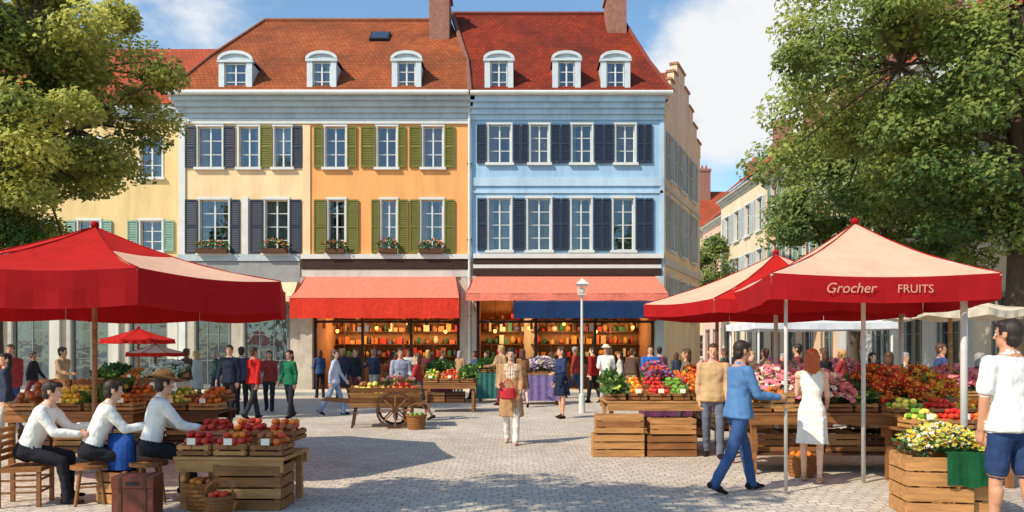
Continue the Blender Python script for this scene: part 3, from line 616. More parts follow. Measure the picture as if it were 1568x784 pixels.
# ---------------------------------------------------------------- crates, produce
def crate(mb,x,y,z,w,d,h,m=w1,rot=0,slats=3,tilt=0):
    T0=mb.T; base=Matrix.Translation((x,y,z))@Matrix.Rotation(rot,4,'Z')@Matrix.Rotation(tilt,4,'X')
    mb.T=(T0@base) if T0 else base; t=.018
    for sx in (-1,1):
        for sy in (-1,1): mb.box(sx*w/2-(.045 if sx>0 else 0),sx*w/2+(.045 if sx<0 else 0),sy*d/2-(.045 if sy>0 else 0),sy*d/2+(.045 if sy<0 else 0),0.002,h,m)
    sh=h/slats
    for i in range(slats):
        a=i*sh+.008;b=(i+1)*sh-.012
        j=random.uniform(-.004,.004); mm=m if random.random()<.7 else random.choice([w1,w2])
        mb.box(-w/2-.004,w/2+.004,-d/2-t+j,-d/2-.001,a,b,mm); mb.box(-w/2-.004,w/2+.004,d/2+.001,d/2+t,a,b,m)
        mb.box(-w/2-t,-w/2-.001,-d/2,d/2,a,b,m); mb.box(w/2+.001,w/2+t,-d/2,d/2,a,b,m)
    mb.box(-w/2+.01,w/2-.01,-d/2+.01,d/2-.01,.01,.03,m)
    mb.T=T0
fruit={k:M('fruit_'+k,C(*c),.35,.2,12,spec=.5) for k,c in dict(red=(196,36,30),orange=(232,126,36),yellow=(236,200,64),green=(112,160,56),brown=(160,94,50),purple=(100,54,100),tomato=(214,66,40),lemon=(232,216,96)).items()}
def heap(mb,x0,x1,y0,y1,z,h,r,keys):
    nx=max(1,int((x1-x0)/(2*r)));ny=max(1,int((y1-y0)/(2*r)))
    for l in range(max(1,int(h/(r*1.4))+1)):
        for i in range(nx):
            for j in range(ny):
                u=(i+.5)/nx;v=(j+.5)/ny; hm=h*math.sin(math.pi*u)**.5*math.sin(math.pi*v)**.5
                if l*r*1.4>hm+.01: continue
                k=keys[int(random.random()*len(keys))]; q=r*random.uniform(.85,1.1)
                mb.ell((x0+(x1-x0)*u+random.uniform(-r,r)*.5,y0+(y1-y0)*v+random.uniform(-r,r)*.5,z+r+l*r*1.4+random.uniform(-.2,.2)*r),(q,q,q*.9),fruit[k],8,5)
cardm=M('price_card',C(236,232,214),.7,.05)
def stall(name,loc,rot,w,d,h,layout,cloth_=None,flow=None,wm=w1,shelf=True,fh=.36,cards=True):
    e=empty(name,loc,rot); t=MB()
    n=5
    for i in range(n): t.box(-w/2,w/2,-d/2+d*i/n+.004,-d/2+d*(i+1)/n-.004,h-.035,h,wm)
    for sx in (-1,1):
        for sy in (-1,1): t.box(sx*(w/2-.09)-.035,sx*(w/2-.09)+.035,sy*(d/2-.08)-.035,sy*(d/2-.08)+.035,0,h-.037,wm)
    t.box(-w/2+.02,w/2-.02,-d/2+.01,-d/2+.035,h-.16,h-.04,wm); t.box(-w/2+.02,w/2-.02,d/2-.035,d/2-.01,h-.16,h-.04,wm)
    if shelf: t.box(-w/2+.06,w/2-.06,-d/2+.1,d/2-.1,.25,.28,w3)
    t.obj('table',e)
    if shelf:
        s=MB(); x=-w/2+.35
        while x<w/2-.3: crate(s,x,0,.282,.46,d*.6,.26,random.choice([w2,w3,w1])); x+=.52
        s.obj('stored_crates',e)
    if cloth_:
        c=MB(); m=24
        for k in range(m):
            xa=-w/2-.02+(w+.04)*k/m; xb=-w/2-.02+(w+.04)*(k+1)/m; wa=.03*math.sin(k*1.3);wb=.03*math.sin((k+1)*1.3)
            c.quad((xa,-d/2-.02,h+.006),(xb,-d/2-.02,h+.006),(xb,-d/2-.05+wb,.12),(xa,-d/2-.05+wa,.12),cloth_)
            c.quad((xa,-d/2-.02,h+.006),(xa,d/2,h+.006),(xb,d/2,h+.006),(xb,-d/2-.02,h+.006),cloth_)
        for sx in (-1,1): c.quad((sx*(w/2+.02),-d/2-.02,h+.006),(sx*(w/2+.02),d/2,h+.006),(sx*(w/2+.04),d/2,.12),(sx*(w/2+.04),-d/2-.04,.12),cloth_)
        c.obj('tablecloth',e,True)
    pr=MB(); bxs=MB()
    for (u0,u1,kind,keys) in layout:
        x0=-w/2+w*u0+.02;x1=-w/2+w*u1-.02
        for (y0,y1,zz) in ((-d/2+.03,-.01,h+.01),(.01,d/2-.03,h+.12)):
            crate(bxs,(x0+x1)/2,(y0+y1)/2,zz,x1-x0-.03,y1-y0-.03,.12,random.choice([w1,w2]),slats=2)
            if kind=='fruit': heap(pr,x0+.03,x1-.03,y0+.03,y1-.03,zz+.05,.16,.04,keys)
            elif kind=='big': heap(pr,x0+.04,x1-.04,y0+.04,y1-.04,zz+.05,.2,.07,keys)
            elif kind=='flower': greens(pr,x0-.03,x1+.03,y0,y1,zz+.06,fh,int(620*(x1-x0)),keys,.09,.55,.045)
            elif kind=='green': greens(pr,x0,x1,y0,y1,zz+.06,.24,int(520*(x1-x0)),keys or [flc[6]],.12,.06,.04)
        if cards and kind=='fruit' and w<2.5:
            xc=(x0+x1)/2; bxs.box(xc-.045,xc+.045,-d/2-.006,-d/2+.0,h+.13,h+.2,cardm); bxs.box(xc-.004,xc+.004,-d/2+.001,-d/2+.006,h+.06,h+.14,w3)
    bxs.obj('trays',e); pr.obj('produce',e); return e
Fr='fruit';Fl='flower'
stall('produce_stall',(bx(1003,13.2),13.3,0),0,1.75,1.1,.86,[(0,.2,'green',[flc[6]]),(.2,.4,Fr,['orange','yellow']),(.4,.62,Fr,['red','tomato']),(.62,.8,Fr,['green']),(.8,1,Fl,[flc[4],flc[0]])])
e=empty('wooden_crate_stack',(bx(985,12.6),12.55,0)); mb=MB(); crate(mb,-.42,0,0,.78,.34,.36,w1); crate(mb,.42,.02,0,.76,.34,.34,w2,R(3)); crate(mb,-.4,0,.37,.74,.32,.3,w1,R(-3)); crate(mb,.45,.03,.35,.7,.3,.25,w1); mb.obj('crates',e)
stall('flower_stall',(4.65,11.2,0),0,2.9,1.2,.84,[(0,.12,Fr,['orange']),(.12,.3,Fl,[flc[1],flc[3],flc[1]]),(.3,.5,Fl,[flc[1],flc[3],flc[1]]),(.5,.62,'green',[flc[6]]),(.62,.82,Fl,[flc[0],flc[0],flc[4]]),(.82,1,Fl,[flc[2],flc[4],flc[0]])],wm=w2,fh=.42)
stall('vegetable_stall',(5.5,9.9,0),R(2),1.35,.8,.72,[(0,.33,Fr,['green','lemon']),(.33,.66,Fr,['tomato','red']),(.66,1,Fr,['yellow','orange'])],wm=w2)
stall('flower_stall',(bx(1165,14.1),14.2,0),0,1.9,.9,.84,[(0,.3,Fl,[flc[0],flc[1]]),(.3,.6,Fl,[flc[1],flc[3]]),(.6,1,Fl,[flc[1],flc[3],flc[5]])],wm=w2,fh=.42)
e=empty('flower_crate',(bx(1436,8.2),8.15,0),R(-8)); mb=MB(); crate(mb,-.1,0,0,.62,.5,.62,w1,0,4); crate(mb,.3,.05,0.0,.16,.45,.5,w1,0,3)
c=MB(); gc=cloth('green_cloth',C(24,80,48))
for k in range(10):
    xa=-.05+.5*k/10; xb=-.05+.5*(k+1)/10
    c.quad((xa,-.3,.66),(xb,-.3,.66),(xb,-.31-.02*math.sin((k+1)*1.4),.33+.015*math.sin(k+1)),(xa,-.31-.02*math.sin(k*1.4),.33+.015*math.sin(k)),gc); c.quad((xa,-.3,.66),(xa,.25,.67),(xb,.25,.67),(xb,-.3,.66),gc)
c.quad((.45,-.3,.66),(.45,.25,.67),(.46,.25,.34),(.46,-.3,.34),gc); c.obj('green_cloth',e,True)
greens(mb,-.38,.4,-.2,.25,.6,.3,900,[flc[2],flc[2],flc[3],flc[6]],.06,.6,.02); mb.obj('crate_and_flowers',e)
stall('fruit_stall',(bx(374,8.7),8.7,0),R(-3),1.2,.85,.56,[(0,.33,Fr,['red','tomato']),(.33,.66,Fr,['tomato','red','orange']),(.66,1,Fr,['orange','brown','tomato'])],wm=w1,shelf=False)
e=empty('wooden_crate',(bx(390,8.5),8.5,0)); mb=MB(); crate(mb,0,0,0,.7,.45,.48,w2,0,4); mb.obj('crate',e)
stall('bread_stall',(bx(120,11.6),11.8,0),0,1.9,.95,.8,[(0,.25,'big',['brown']),(.25,.6,Fr,['lemon','yellow']),(.6,.8,'green',None),(.8,1,Fr,['brown','orange'])],wm=w2)
stall('vegetable_stall',(bx(285,12.),12.4,0),0,1.0,.8,.75,[(0,.5,Fr,['green','lemon']),(.5,1,Fr,['brown','orange'])],wm=w3)
e=empty('wooden_crate_stack',(bx(150,13),13,0)); mb=MB()
for k in range(4): crate(mb,-.75+.5*k,0,.0,.46,.4,.9,w3,0,6)
for k in range(3): crate(mb,-.6+.55*k,0,.91,.5,.4,.3,w2)
mb.obj('crates',e)
stall('produce_stall',(bx(690,21.5),21.5,0),0,1.45,.9,.8,[(0,.3,Fr,['yellow','green']),(.3,.7,Fr,['red','orange']),(.7,1,'green',None)],wm=w2)
stall('cloth_stall',(bx(830,24.5),24.5,0),0,1.1,.8,.9,[(0,1,Fl,[flc[5],flc[3]])],cloth('purple_cloth',C(120,104,150)),wm=w2,shelf=False)
stall('cloth_stall',(bx(750,25.5),25.5,0),0,.8,.7,.95,[(0,1,'green',None)],cloth('teal_cloth',C(54,104,96)),wm=w2,shelf=False)
stall('produce_stall',(bx(640,25),25.5,0),0,2.2,.9,.85,[(0,.3,Fl,[flc[0]]),(.3,.6,Fr,['orange']),(.6,1,'green',None)],cloth('wine_cloth',C(110,40,50)),wm=w2,shelf=False)
stall('produce_stall',(bx(1050,18.5),18.5,0),0,2.0,.9,.85,[(0,.3,Fl,[flc[0],flc[5]]),(.3,.6,Fr,['orange']),(.6,1,Fl,[flc[1]])],cloth('plum_cloth',C(96,50,80)),wm=w2,shelf=False)
stall('produce_stall',(bx(1240,20),20.,0),0,2.8,.9,.9,[(0,.3,Fl,[flc[0],flc[5]]),(.3,.6,Fr,['orange']),(.6,1,Fl,[flc[1]])],cloth('grey_cloth',C(150,150,160)),wm=w2,shelf=False)
stall('produce_stall',(bx(1420,14),14.3,0),0,2.4,.9,.85,[(0,.3,'green',None),(.3,.6,Fr,['orange']),(.6,1,Fl,[flc[1]])],wm=w2)
stall('produce_stall',(bx(230,21),20.5,0),0,2.2,.9,.85,[(0,.3,'green',None),(.3,.6,Fr,['orange']),(.6,1,Fl,[flc[3]])],cloth('cream_cloth',C(214,204,184)),wm=w2,shelf=False)
def handcart(loc,rot):
    e=empty('wooden_handcart',loc,rot); b=MB()
    b.quad((-.7,-.35,.45),(.7,-.35,.45),(.7,.35,.45),(-.7,.35,.45),w2)
    for y,s in ((-.36,-1),(.36,1)):
        for i in range(4):
            z0=.45+.11*i; z1=z0+.1; o0=s*.05*i; o1=s*(.05*i+.045)
            b.add([(-.72,y+o0,z0),(.72,y+o0,z0),(.8,y+o1,z1),(-.8,y+o1,z1),(-.72,y+o0+s*.02,z0),(.72,y+o0+s*.02,z0),(.8,y+o1+s*.02,z1),(-.8,y+o1+s*.02,z1)],[(0,1,2,3),(7,6,5,4),(0,4,5,1),(3,2,6,7),(1,5,6,2),(0,3,7,4)],[w1,w2][i%2])
    for x in (-.74,.74):
        for i in range(4): b.box(x-.01,x+.01,-.38-.04*i,.38+.04*i,.46+.11*i,.55+.11*i,w2)
    for y in (-.3,.3): b.beam((-.9,y,.42),(1.35,y,.62),.05,.05,w3); b.beam((.65,y,.45),(.72,y,0),.05,.05,w3)
    b.obj('body',e); w=MB()
    for y in (-.5,.5):
        for k in range(20):
            a0=2*math.pi*k/20;a1=2*math.pi*(k+1)/20
            w.beam((-.2+.38*math.cos(a0),y,.39+.38*math.sin(a0)),(-.2+.38*math.cos(a1),y,.39+.38*math.sin(a1)),.05,.05,w3)
        for k in range(8):
            a=math.pi*k/4; w.beam((-.2,y,.39),(-.2+.36*math.cos(a),y,.39+.36*math.sin(a)),.03,.03,w2)
        w.tube([(-.2,y-.05,.39),(-.2,y+.05,.39)],[.07,.07],10,w3)
    w.tube([(-.2,-.5,.39),(-.2,.5,.39)],[.03,.03],8,w3); w.obj('wheels',e)
    p=MB(); heap(p,-.68,.0,-.34,.34,.7,.28,.06,['orange','brown','tomato']); heap(p,.0,.7,-.34,.34,.7,.25,.06,['brown','lemon','brown']); greens(p,-.6,.1,-.3,.3,.9,.2,120,[flc[1],flc[3]],.09,.3,.05); p.obj('produce',e)
handcart((bx(590,17.2),17.3,0),R(188))
def stool(loc,rot=0,h=.46,m=w2):
    e=empty('wooden_stool',loc,rot); b=MB(); b.tube([(0,0,h-.04),(0,0,h)],[.2,.2],18,m)
    for k in range(4):
        a=math.pi/4+k*math.pi/2; b.tube([(.13*math.cos(a),.13*math.sin(a),h-.04),(.2*math.cos(a),.2*math.sin(a),0)],[.022,.018],8,m)
        a2=a+math.pi/2; b.tube([(.17*math.cos(a),.17*math.sin(a),.2),(.17*math.cos(a2),.17*math.sin(a2),.2)],[.012,.012],6,m)
    b.obj('seat_and_legs',e)
def chair(loc,rot=0,h=.46):
    e=empty('wicker_chair',loc,rot); b=MB(); b.box(-.22,.22,-.21,.21,h-.05,h,wick)
    for x in (-.19,.19):
        b.box(x-.02,x+.02,.16,.2,0,h-.052,w2); b.box(x-.02,x+.02,-.235,-.195,0,.86,w2)
    for i in range(5): b.box(-.17,.17,-.225,-.205,.5+.075*i,.55+.075*i,wick)
    for z in (.15,.28): b.box(-.17,.17,.17,.19,z,z+.02,w2); b.box(-.2,-.18,-.19,.16,z,z+.02,w2); b.box(.18,.2,-.19,.16,z,z+.02,w2)
    b.obj('frame_and_seat',e)
def basket(loc,r=.2,h=.25,fill=None,handle=True):
    e=empty('wicker_basket',loc); b=MB(); n=20
    for i in range(6):
        z=h*i/6; rr=r*(.78+.22*i/6); b.tube([(0,0,z),(0,0,z+h/12),(0,0,z+h/6)],[rr,rr+.012,rr+.005],n,wick,caps=(i==0))
    for k in range(24):
        a0=2*math.pi*k/24;a1=2*math.pi*(k+1)/24; b.beam((r*math.cos(a0),r*math.sin(a0),h),(r*math.cos(a1),r*math.sin(a1),h),.03,.03,wick)
    if handle:
        pts=[(r*math.cos(math.pi*k/8),0,h+r*1.1*math.sin(math.pi*k/8)) for k in range(9)]; b.tube(pts,[.012]*9,6,wick)
    if fill: heap(b,-r*.7,r*.7,-r*.7,r*.7,h-.08,.1,.04,fill)
    b.obj('weave',e)
basket((bx(303,8.2),8.35,0),.2,.28,['brown','orange']); basket((bx(330,7.9),8.0,0),.15,.2,['tomato'])
basket((bx(640,17),16.7,0),.22,.3,['green']); basket((bx(1215,10.8),10.5,0),.2,.28,['orange'],False)
e=empty('leather_trunk',(bx(218,8.1),8.0,0),R(5)); b=MB(); lea=M('red_leather',C(112,54,38),.5,.25,6,.3,20)
b.box(-.2,.2,-.14,.14,.01,.3,lea); b.box(-.205,.205,-.145,.145,.305,.42,lea)
for x in (-.12,.12): b.box(x-.015,x+.015,-.15,.15,.0,.425,w3)
b.box(-.06,.06,-.155,-.146,.34,.37,metal); b.obj('case',e)
e=empty('blue_tote_bag',(bx(186,8.75),8.75,0),R(-15)); b=MB(); bl=cloth('blue_cloth',C(40,78,146))
crate(b,0,0,0,.36,.3,.36,w2)
rings=[(.365,.15,.11),(.5,.17,.13),(.65,.165,.11),(.76,.16,.06)]
for (za_,a1,b1),(zb_,a2,b2) in zip(rings[:-1],rings[1:]):
    n=18
    for k in range(n):
        t0=2*math.pi*k/n;t1=2*math.pi*(k+1)/n; b.quad((a1*math.cos(t0),b1*math.sin(t0),za_),(a1*math.cos(t1),b1*math.sin(t1),za_),(a2*math.cos(t1),b2*math.sin(t1),zb_),(a2*math.cos(t0),b2*math.sin(t0),zb_),bl)
b.tube([(-.08,-.05,.75),(-.06,-.06,.88),(.06,-.06,.88),(.08,-.05,.75)],[.01]*4,6,bl); b.obj('bag',e)
# ---------------------------------------------------------------- people
skinc=[C(214,160,130),C(196,140,108),C(226,178,150),C(150,100,72)]
hairc=dict(dark=C(44,32,26),brown=C(84,54,36),red=C(176,84,38),blond=C(190,150,90),grey=C(150,146,140))
def pmat(kind,c):
    key=kind+'_%02x%02x%02x'%tuple(int(v*255) for v in c[:3])
    if kind=='skin': return M(key,c,.55,.08,8,spec=.35)
    if kind=='hair': return M(key,c,.55,.25,14,.4,30,(2,2,.6))
    return M(key,c,.88,.16,5,.6,14,(1,1,.6),spec=.12,bd=.03)
SIT=((80,82),(74,66))
def person(name,loc,heading,H=1.75,fem=False,top=C(230,230,228),bottom=C(40,50,80),shoe=C(40,30,26),hair='dark',skin=0,longhair=False,
           legs=((8,4),(-10,12)),arms=((10,8,15),(-8,8,12)),lean=2,headyaw=0,headpitch=0,sleeve='long',leg='trousers',skirt=None,coat=None,hat=None,voxel=.014,inward=(.1,.1),tuck=False):
    s=H/1.75; mats=[pmat('skin',skinc[skin]),pmat('cloth',top),pmat('cloth',bottom),pmat('shoe',shoe),pmat('hair',hairc[hair]),pmat('cloth',coat or skirt[3] if (skirt or coat) else top),pmat('cloth',C(120,84,50) if hat is None else hat)]
    SK,TP,BT,SH,HR,SKT,HT=range(7)
    V=[];Fc=[];tags=[]
    def addp(vs,fs,tag):
        o=len(V); V.extend(vs); Fc.extend([tuple(k+o for k in f) for f in fs]); tags.extend([tag]*len(vs) if not isinstance(tag,list) else tag)
    def cap(a,b,ra,rb,tag,n=12,flat=None,tagf=None):
        a=Vector(a);b=Vector(b);d=b-a;L=d.length;d.normalize()
        if flat is not None: u=(flat[0]-d*flat[0].dot(d)).normalized(); ku,kw=flat[1],flat[2]
        else: u=d.orthogonal().normalized(); ku=kw=1
        w=d.cross(u); st=[]
        for t in (80,55,28): st.append((a-d*ra*math.sin(R(t)),ra*math.cos(R(t)),0))
        m=max(2,int(L/.03))
        for i in range(m+1): st.append((a.lerp(b,i/m),ra+(rb-ra)*i/m,i/m))
        for t in (28,55,80): st.append((b+d*rb*math.sin(R(t)),rb*math.cos(R(t)),1))
        vs=[];tg=[]
        for p,r,t in st:
            for k in range(n):
                an=2*math.pi*k/n; vs.append(p+u*math.cos(an)*r*ku+w*math.sin(an)*r*kw); tg.append(tagf(t) if tagf else tag)
        fs=[(i*n+k,i*n+(k+1)%n,(i+1)*n+(k+1)%n,(i+1)*n+k) for i in range(len(st)-1) for k in range(n)]
        fs+=[tuple(range(n-1,-1,-1)),tuple((len(st)-1)*n+k for k in range(n))]
        addp(vs,fs,tg)
    def ell(c,r,tag,X=None,nu=18,nv=13):
        vs=[]
        for j in range(nv+1):
            t=math.pi*min(max(j/nv,.02),.98)
            for i in range(nu):
                a=2*math.pi*i/nu; v=Vector((c[0]+r[0]*math.sin(t)*math.cos(a),c[1]+r[1]*math.sin(t)*math.sin(a),c[2]+r[2]*math.cos(t))); vs.append(X(v) if X else v)
        fs=[(j*nu+i,(j+1)*nu+i,(j+1)*nu+(i+1)%nu,j*nu+(i+1)%nu) for j in range(nv) for i in range(nu)]+[tuple(range(nu)),tuple(nv*nu+k for k in range(nu-1,-1,-1))]
        addp(vs,fs,tag)
    def loft(rings,X,tagf,n=22,fold=0.):
        vs=[];tg=[];rr=[]
        for q0,q1 in zip(rings[:-1],rings[1:]):
            m=max(1,int(abs(q1[0]-q0[0])/.025))
            for i in range(m): rr.append([q0[k]+(q1[k]-q0[k])*i/m for k in range(4)])
        rr.append(list(rings[-1][:4])); zt=rings[-1][0]; zb=rings[0][0]
        for z,rx,ry,yo in rr:
            for k in range(n):
                a=2*math.pi*k/n; c_,s_=math.cos(a),math.sin(a); e=.85; q=1+fold*math.sin(a*7+1)*(zt-z)/(zt-zb)
                vs.append(X(Vector((q*rx*abs(c_)**e*(1 if c_>0 else -1),yo+q*ry*abs(s_)**e*(1 if s_>0 else -1),z)))); tg.append(tagf(z))
        m=len(rr); fs=[(i*n+k,i*n+(k+1)%n,(i+1)*n+(k+1)%n,(i+1)*n+k) for i in range(m-1) for k in range(n)]+[tuple(range(n-1,-1,-1)),tuple((m-1)*n+k for k in range(n))]
        addp(vs,fs,tg)
    hip=Vector((0,0,.92)); Rl=Matrix.Rotation(R(-lean),3,'X')
    XT=lambda v:hip+Rl@(v-hip)
    sw=.165 if fem else .19
    if fem: rg=[(.80,.11,.09,0),(.86,.165,.115,-.01),(.94,.172,.12,-.01),(1.04,.135,.1,0),(1.12,.12,.092,0),(1.22,.14,.11,.01),(1.3,.15,.12,.015),(1.4,.155,.095,0),(1.45,.12,.075,-.005),(1.49,.055,.055,-.005),(1.52,.05,.052,0)]
    else: rg=[(.80,.11,.09,0),(.86,.165,.118,-.005),(.95,.168,.118,0),(1.05,.155,.112,0),(1.15,.16,.115,.0),(1.28,.182,.125,.005),(1.38,.19,.115,0),(1.44,.165,.092,-.008),(1.48,.085,.07,-.01),(1.51,.06,.06,-.005),(1.53,.056,.057,0)]
    wl=.99 if not fem else 1.02
    onepiece=skirt is not None and len(skirt)>4
    loft(rg,XT,lambda z: SK if z>1.475 else (SKT if (onepiece or (skirt and z<wl)) else (TP if z>wl else BT)))
    untuck=not skirt and not coat and not tuck and legs is not SIT; zh=.87
    if untuck:
        hx=.212 if leg=='shorts' else .203
        loft([(zh,hx,.152,-.002),(.94,hx-.008,.148,0),(1.02,.182,.134,0),(1.12,.168,.124,0),(1.2,.165,.118,0)] if not fem else [(zh,.2,.148,-.008),(.94,.192,.14,-.006),(1.04,.155,.116,0),(1.12,.137,.106,0),(1.2,.135,.1,0)],XT,lambda z:TP,28,.02)
    if not onepiece and sleeve!='none':
        ct=SKT if coat else TP
        for sd in (-1,1): cap(XT(Vector((sd*.052,-.045,1.5))),XT(Vector((sd*.03,.062,1.455))),.016,.014,ct,n=8)
        cap(XT(Vector((-.052,-.045,1.5))),XT(Vector((.052,-.045,1.5))),.016,.016,ct,n=8)
    for sd,(hf,kf) in zip((-1,1),legs):
        h=hip+Vector((sd*.092,0,-.02)); d=Vector((sd*.03,math.sin(R(hf)),-math.cos(R(hf)))).normalized(); k=h+d*.42
        a2=hf-kf; d2=Vector((0,math.sin(R(a2)),-math.cos(R(a2)))); an=k+d2*.41
        if leg=='shorts':
            cap(h,h.lerp(k,.8),.1,.09,BT); cap(h,k,.08,.052,SK); cap(k,an,.052,.034,SK); cap(k+d2*.1+Vector((0,-.015,0)),k+d2*.18+Vector((0,-.012,0)),.054,.045,SK)
        elif leg=='trousers': cap(h,k,.094,.068,BT); cap(k,an+d2*.02,.068,.058,BT); cap(k+d2*.1+Vector((0,-.012,0)),k+d2*.18,.062,.056,BT); cap(an-d2*.02,an+d2*.03,.06,.062,BT)
        else: cap(h,k,.08,.05,SK); cap(k,an,.05,.032,SK); cap(k+d2*.08+Vector((0,-.015,0)),k+d2*.17+Vector((0,-.012,0)),.05,.04,SK)
        fp=max(-50,min(25,(a2)*.8)) if a2<-15 else 0
        f=Vector((sd*.12,math.cos(R(fp)),math.sin(R(fp)))).normalized(); dn=Vector((0,math.sin(R(fp)),-math.cos(R(fp))))
        hl=an+dn*.05-f*.045; cap(hl,hl+f*.12,.04,.042,SH); cap(hl+f*.11-Vector((0,0,.005)),hl+f*.2+dn*.008,.04,.028,SH,flat=(Vector((1,0,0)),1.15,.75)); cap(an,hl+f*.03,.036,.036,SH)
    for sd,(fl,ab,el),inw in zip((-1,1),arms,inward):
        AT=SKT if (coat or onepiece) else TP
        sh=XT(Vector((sd*(sw-.005),0,1.405)))
        d=Vector((sd*math.sin(R(ab)),math.sin(R(fl))*math.cos(R(ab)),-math.cos(R(fl))*math.cos(R(ab)))); e=sh+d*.285
        d2=Vector((sd*math.sin(R(ab))*.4-sd*inw,math.sin(R(fl+el)),-math.cos(R(fl+el)))).normalized(); w=e+d2*.25
        th=.004 if fem else .01
        if sleeve=='long': cap(sh,e,.058+th,.046+th,AT); cap(e,w-d2*.01,.045+th,.034+th,AT)
        elif sleeve=='short': cap(sh,sh.lerp(e,.7),.064+th,.06+th,AT); cap(sh,e,.045,.04,SK); cap(e,w,.041,.027,SK)
        else: cap(sh,e,.046,.036,SK); cap(e,w,.036,.024,SK)
        cap(XT(Vector((sd*.08,0,1.425))),sh,.055,.056+th,AT if sleeve!='none' else SK)
        xax=Vector((1,0,0)); sp=d2.cross(xax).normalized()
        if sp.y*1+sp.z*.5<0: sp=-sp
        inn=(sp.cross(d2)).normalized()
        if inn.x*sd>0: inn=-inn
        cap(w,w+d2*.075,.03,.04,SK,flat=(inn,.5,1.0))
        fr_=.0105 if voxel>.01 else .009
        for i,(L,o) in enumerate(((.072,1.5),(.08,.5),(.074,-.5),(.058,-1.5))):
            b0=w+d2*.078+sp*o*.0205; a=b0; cur=R(14)
            for seg,fr2 in ((.45,1),(.32,.92),(.23,.82)):
                dd=(d2*math.cos(cur)+inn*math.sin(cur)); nb=a+dd*L*seg*1.12; cap(a,nb,fr_*fr2,fr_*fr2*.95,SK,n=8); a=nb; cur+=R(28)
        tb=w+d2*.025+sp*.03; td=(d2*.65+sp*.6+inn*.35).normalized(); cap(tb,tb+td*.035,.014,.012,SK,n=8); t2=(d2*.85+sp*.2+inn*.45).normalized(); cap(tb+td*.035,tb+td*.035+t2*.03,.012,.009,SK,n=8)
    nk=Vector((0,0,1.52)); Rh=Matrix.Rotation(R(headyaw),3,'Z')@Matrix.Rotation(R(-headpitch),3,'X'); nkw=XT(nk); XH=lambda v:nkw+Rh@(v-nk)
    cap(XT(Vector((0,-.01,1.46))),XH(Vector((0,0,1.57))),.055 if not fem else .047,.052 if not fem else .044,SK)
    ell((0,-.008,1.66),(.074,.094,.092),SK,XH); ell((0,.022,1.59),(.056,.066,.07),SK,XH); ell((0,.065,1.555),(.026,.024,.02),SK,XH)
    cap(XH(Vector((0,.082,1.65))),XH(Vector((0,.104,1.617))),.009,.014,SK,n=8); cap(XH(Vector((-.035,.075,1.668))),XH(Vector((.035,.075,1.668))),.012,.012,SK,n=8)
    for sd in (-1,1): ell((sd*.079,-.006,1.635),(.01,.018,.03),SK,XH,8,6)
    hes=[((0,-.028,1.678),(.086,.093,.094)),((0,.022,1.722),(.072,.072,.04)),((0,-.05,1.61),(.074,.056,.072))]
    for c_,r_ in hes: ell(c_,r_,HR,XH)
    if longhair: ell((0,-.07,1.56),(.088,.05,.14),HR,XH); cap(XH(Vector((-.074,-.03,1.66))),XH(Vector((-.074,-.03,1.5))),.028,.022,HR); cap(XH(Vector((.074,-.03,1.66))),XH(Vector((.074,-.03,1.5))),.028,.022,HR)
    if hat is not None:
        ell((0,-.015,1.745),(.098,.113,.065),HT,XH); ell((0,-.01,1.715),(.17,.185,.016),HT,XH)
    if skirt:
        hem,rx,ry=skirt[:3]; loft([(hem,rx,ry,0),(hem+.25*(1.05-hem),rx*.95,ry*.95,0),(.86,.182,.132,0),(.95,.176,.126,-.005),(1.05,.14,.105,0)],XT,lambda z:SKT,36,.09)
    if coat:
        loft([(.5,.23,.19,-.02),(.7,.22,.175,-.02),(.9,.2,.145,-.01),(1.05,.18,.13,0),(1.2,.185,.132,0),(1.36,.19,.12,0),(1.44,.15,.09,-.01),(1.475,.09,.07,-.01)],XT,lambda z:SKT,36,.05)
    me=bpy.data.meshes.new('tmp'); me.from_pydata([tuple(v) for v in V],[],Fc); ob=bpy.data.objects.new('tmp',me); scene.collection.objects.link(ob)
    md=ob.modifiers.new('r','REMESH'); md.mode='VOXEL'; md.voxel_size=voxel; md.use_smooth_shade=True
    m2=ob.modifiers.new('s','SMOOTH'); m2.factor=.4; m2.iterations=1
    dg=bpy.context.evaluated_depsgraph_get(); nm=bpy.data.meshes.new_from_object(ob.evaluated_get(dg)); bpy.data.objects.remove(ob)
    kd=kdtree.KDTree(len(V))
    for i,v in enumerate(V): kd.insert(v,i)
    kd.balance()
    out=MB(); out.mats=list(mats)
    nv=[v.co.copy() for v in nm.vertices]; nn=[v.normal.copy() for v in nm.vertices]; fm=[]
    zmin=min(v.z for v in nv); RhT=Rh.transposed(); RlT=Rl.transposed(); iscl=[False]*len(nv)
    for p in nm.polygons:
        t=tags[kd.find(p.center)[1]]
        if untuck and t in (TP,BT):
            q=hip+RlT@(p.center-hip)
            if zh-.012<q.z<1.2 and t==BT: t=TP
            elif q.z<zh-.012 and t==TP and abs(q.x)<.15 : t=BT
        if t in (SK,HR):
            q=nk+RhT@(p.center-nkw)
            if q.z>1.56:
                ins=any(((q.x-c_[0])/r_[0])**2+((q.y-c_[1])/r_[1])**2+((q.z-c_[2])/r_[2])**2<1.1 for c_,r_ in hes)
                face=(q.y>.045 and q.z<1.705) or (abs(q.x)>.078 and q.z<1.665 and q.y>-.03)
                if t==SK and ins and not face: t=HR
                if t==HR and face and not longhair: t=SK
        if t in (TP,BT,SKT):
            for vi in p.vertices: iscl[vi]=True
        fm.append(t)
    for i,v in enumerate(nv):
        if iscl[i]:
            q=noise.noise(Vector((v.x*9,v.y*9,v.z*16+loc[0]*3)))*.007+abs(noise.noise(Vector((v.x*5+4,v.y*5,v.z*7+loc[1]))))*.012
            nv[i]=v+nn[i]*(q-.003)
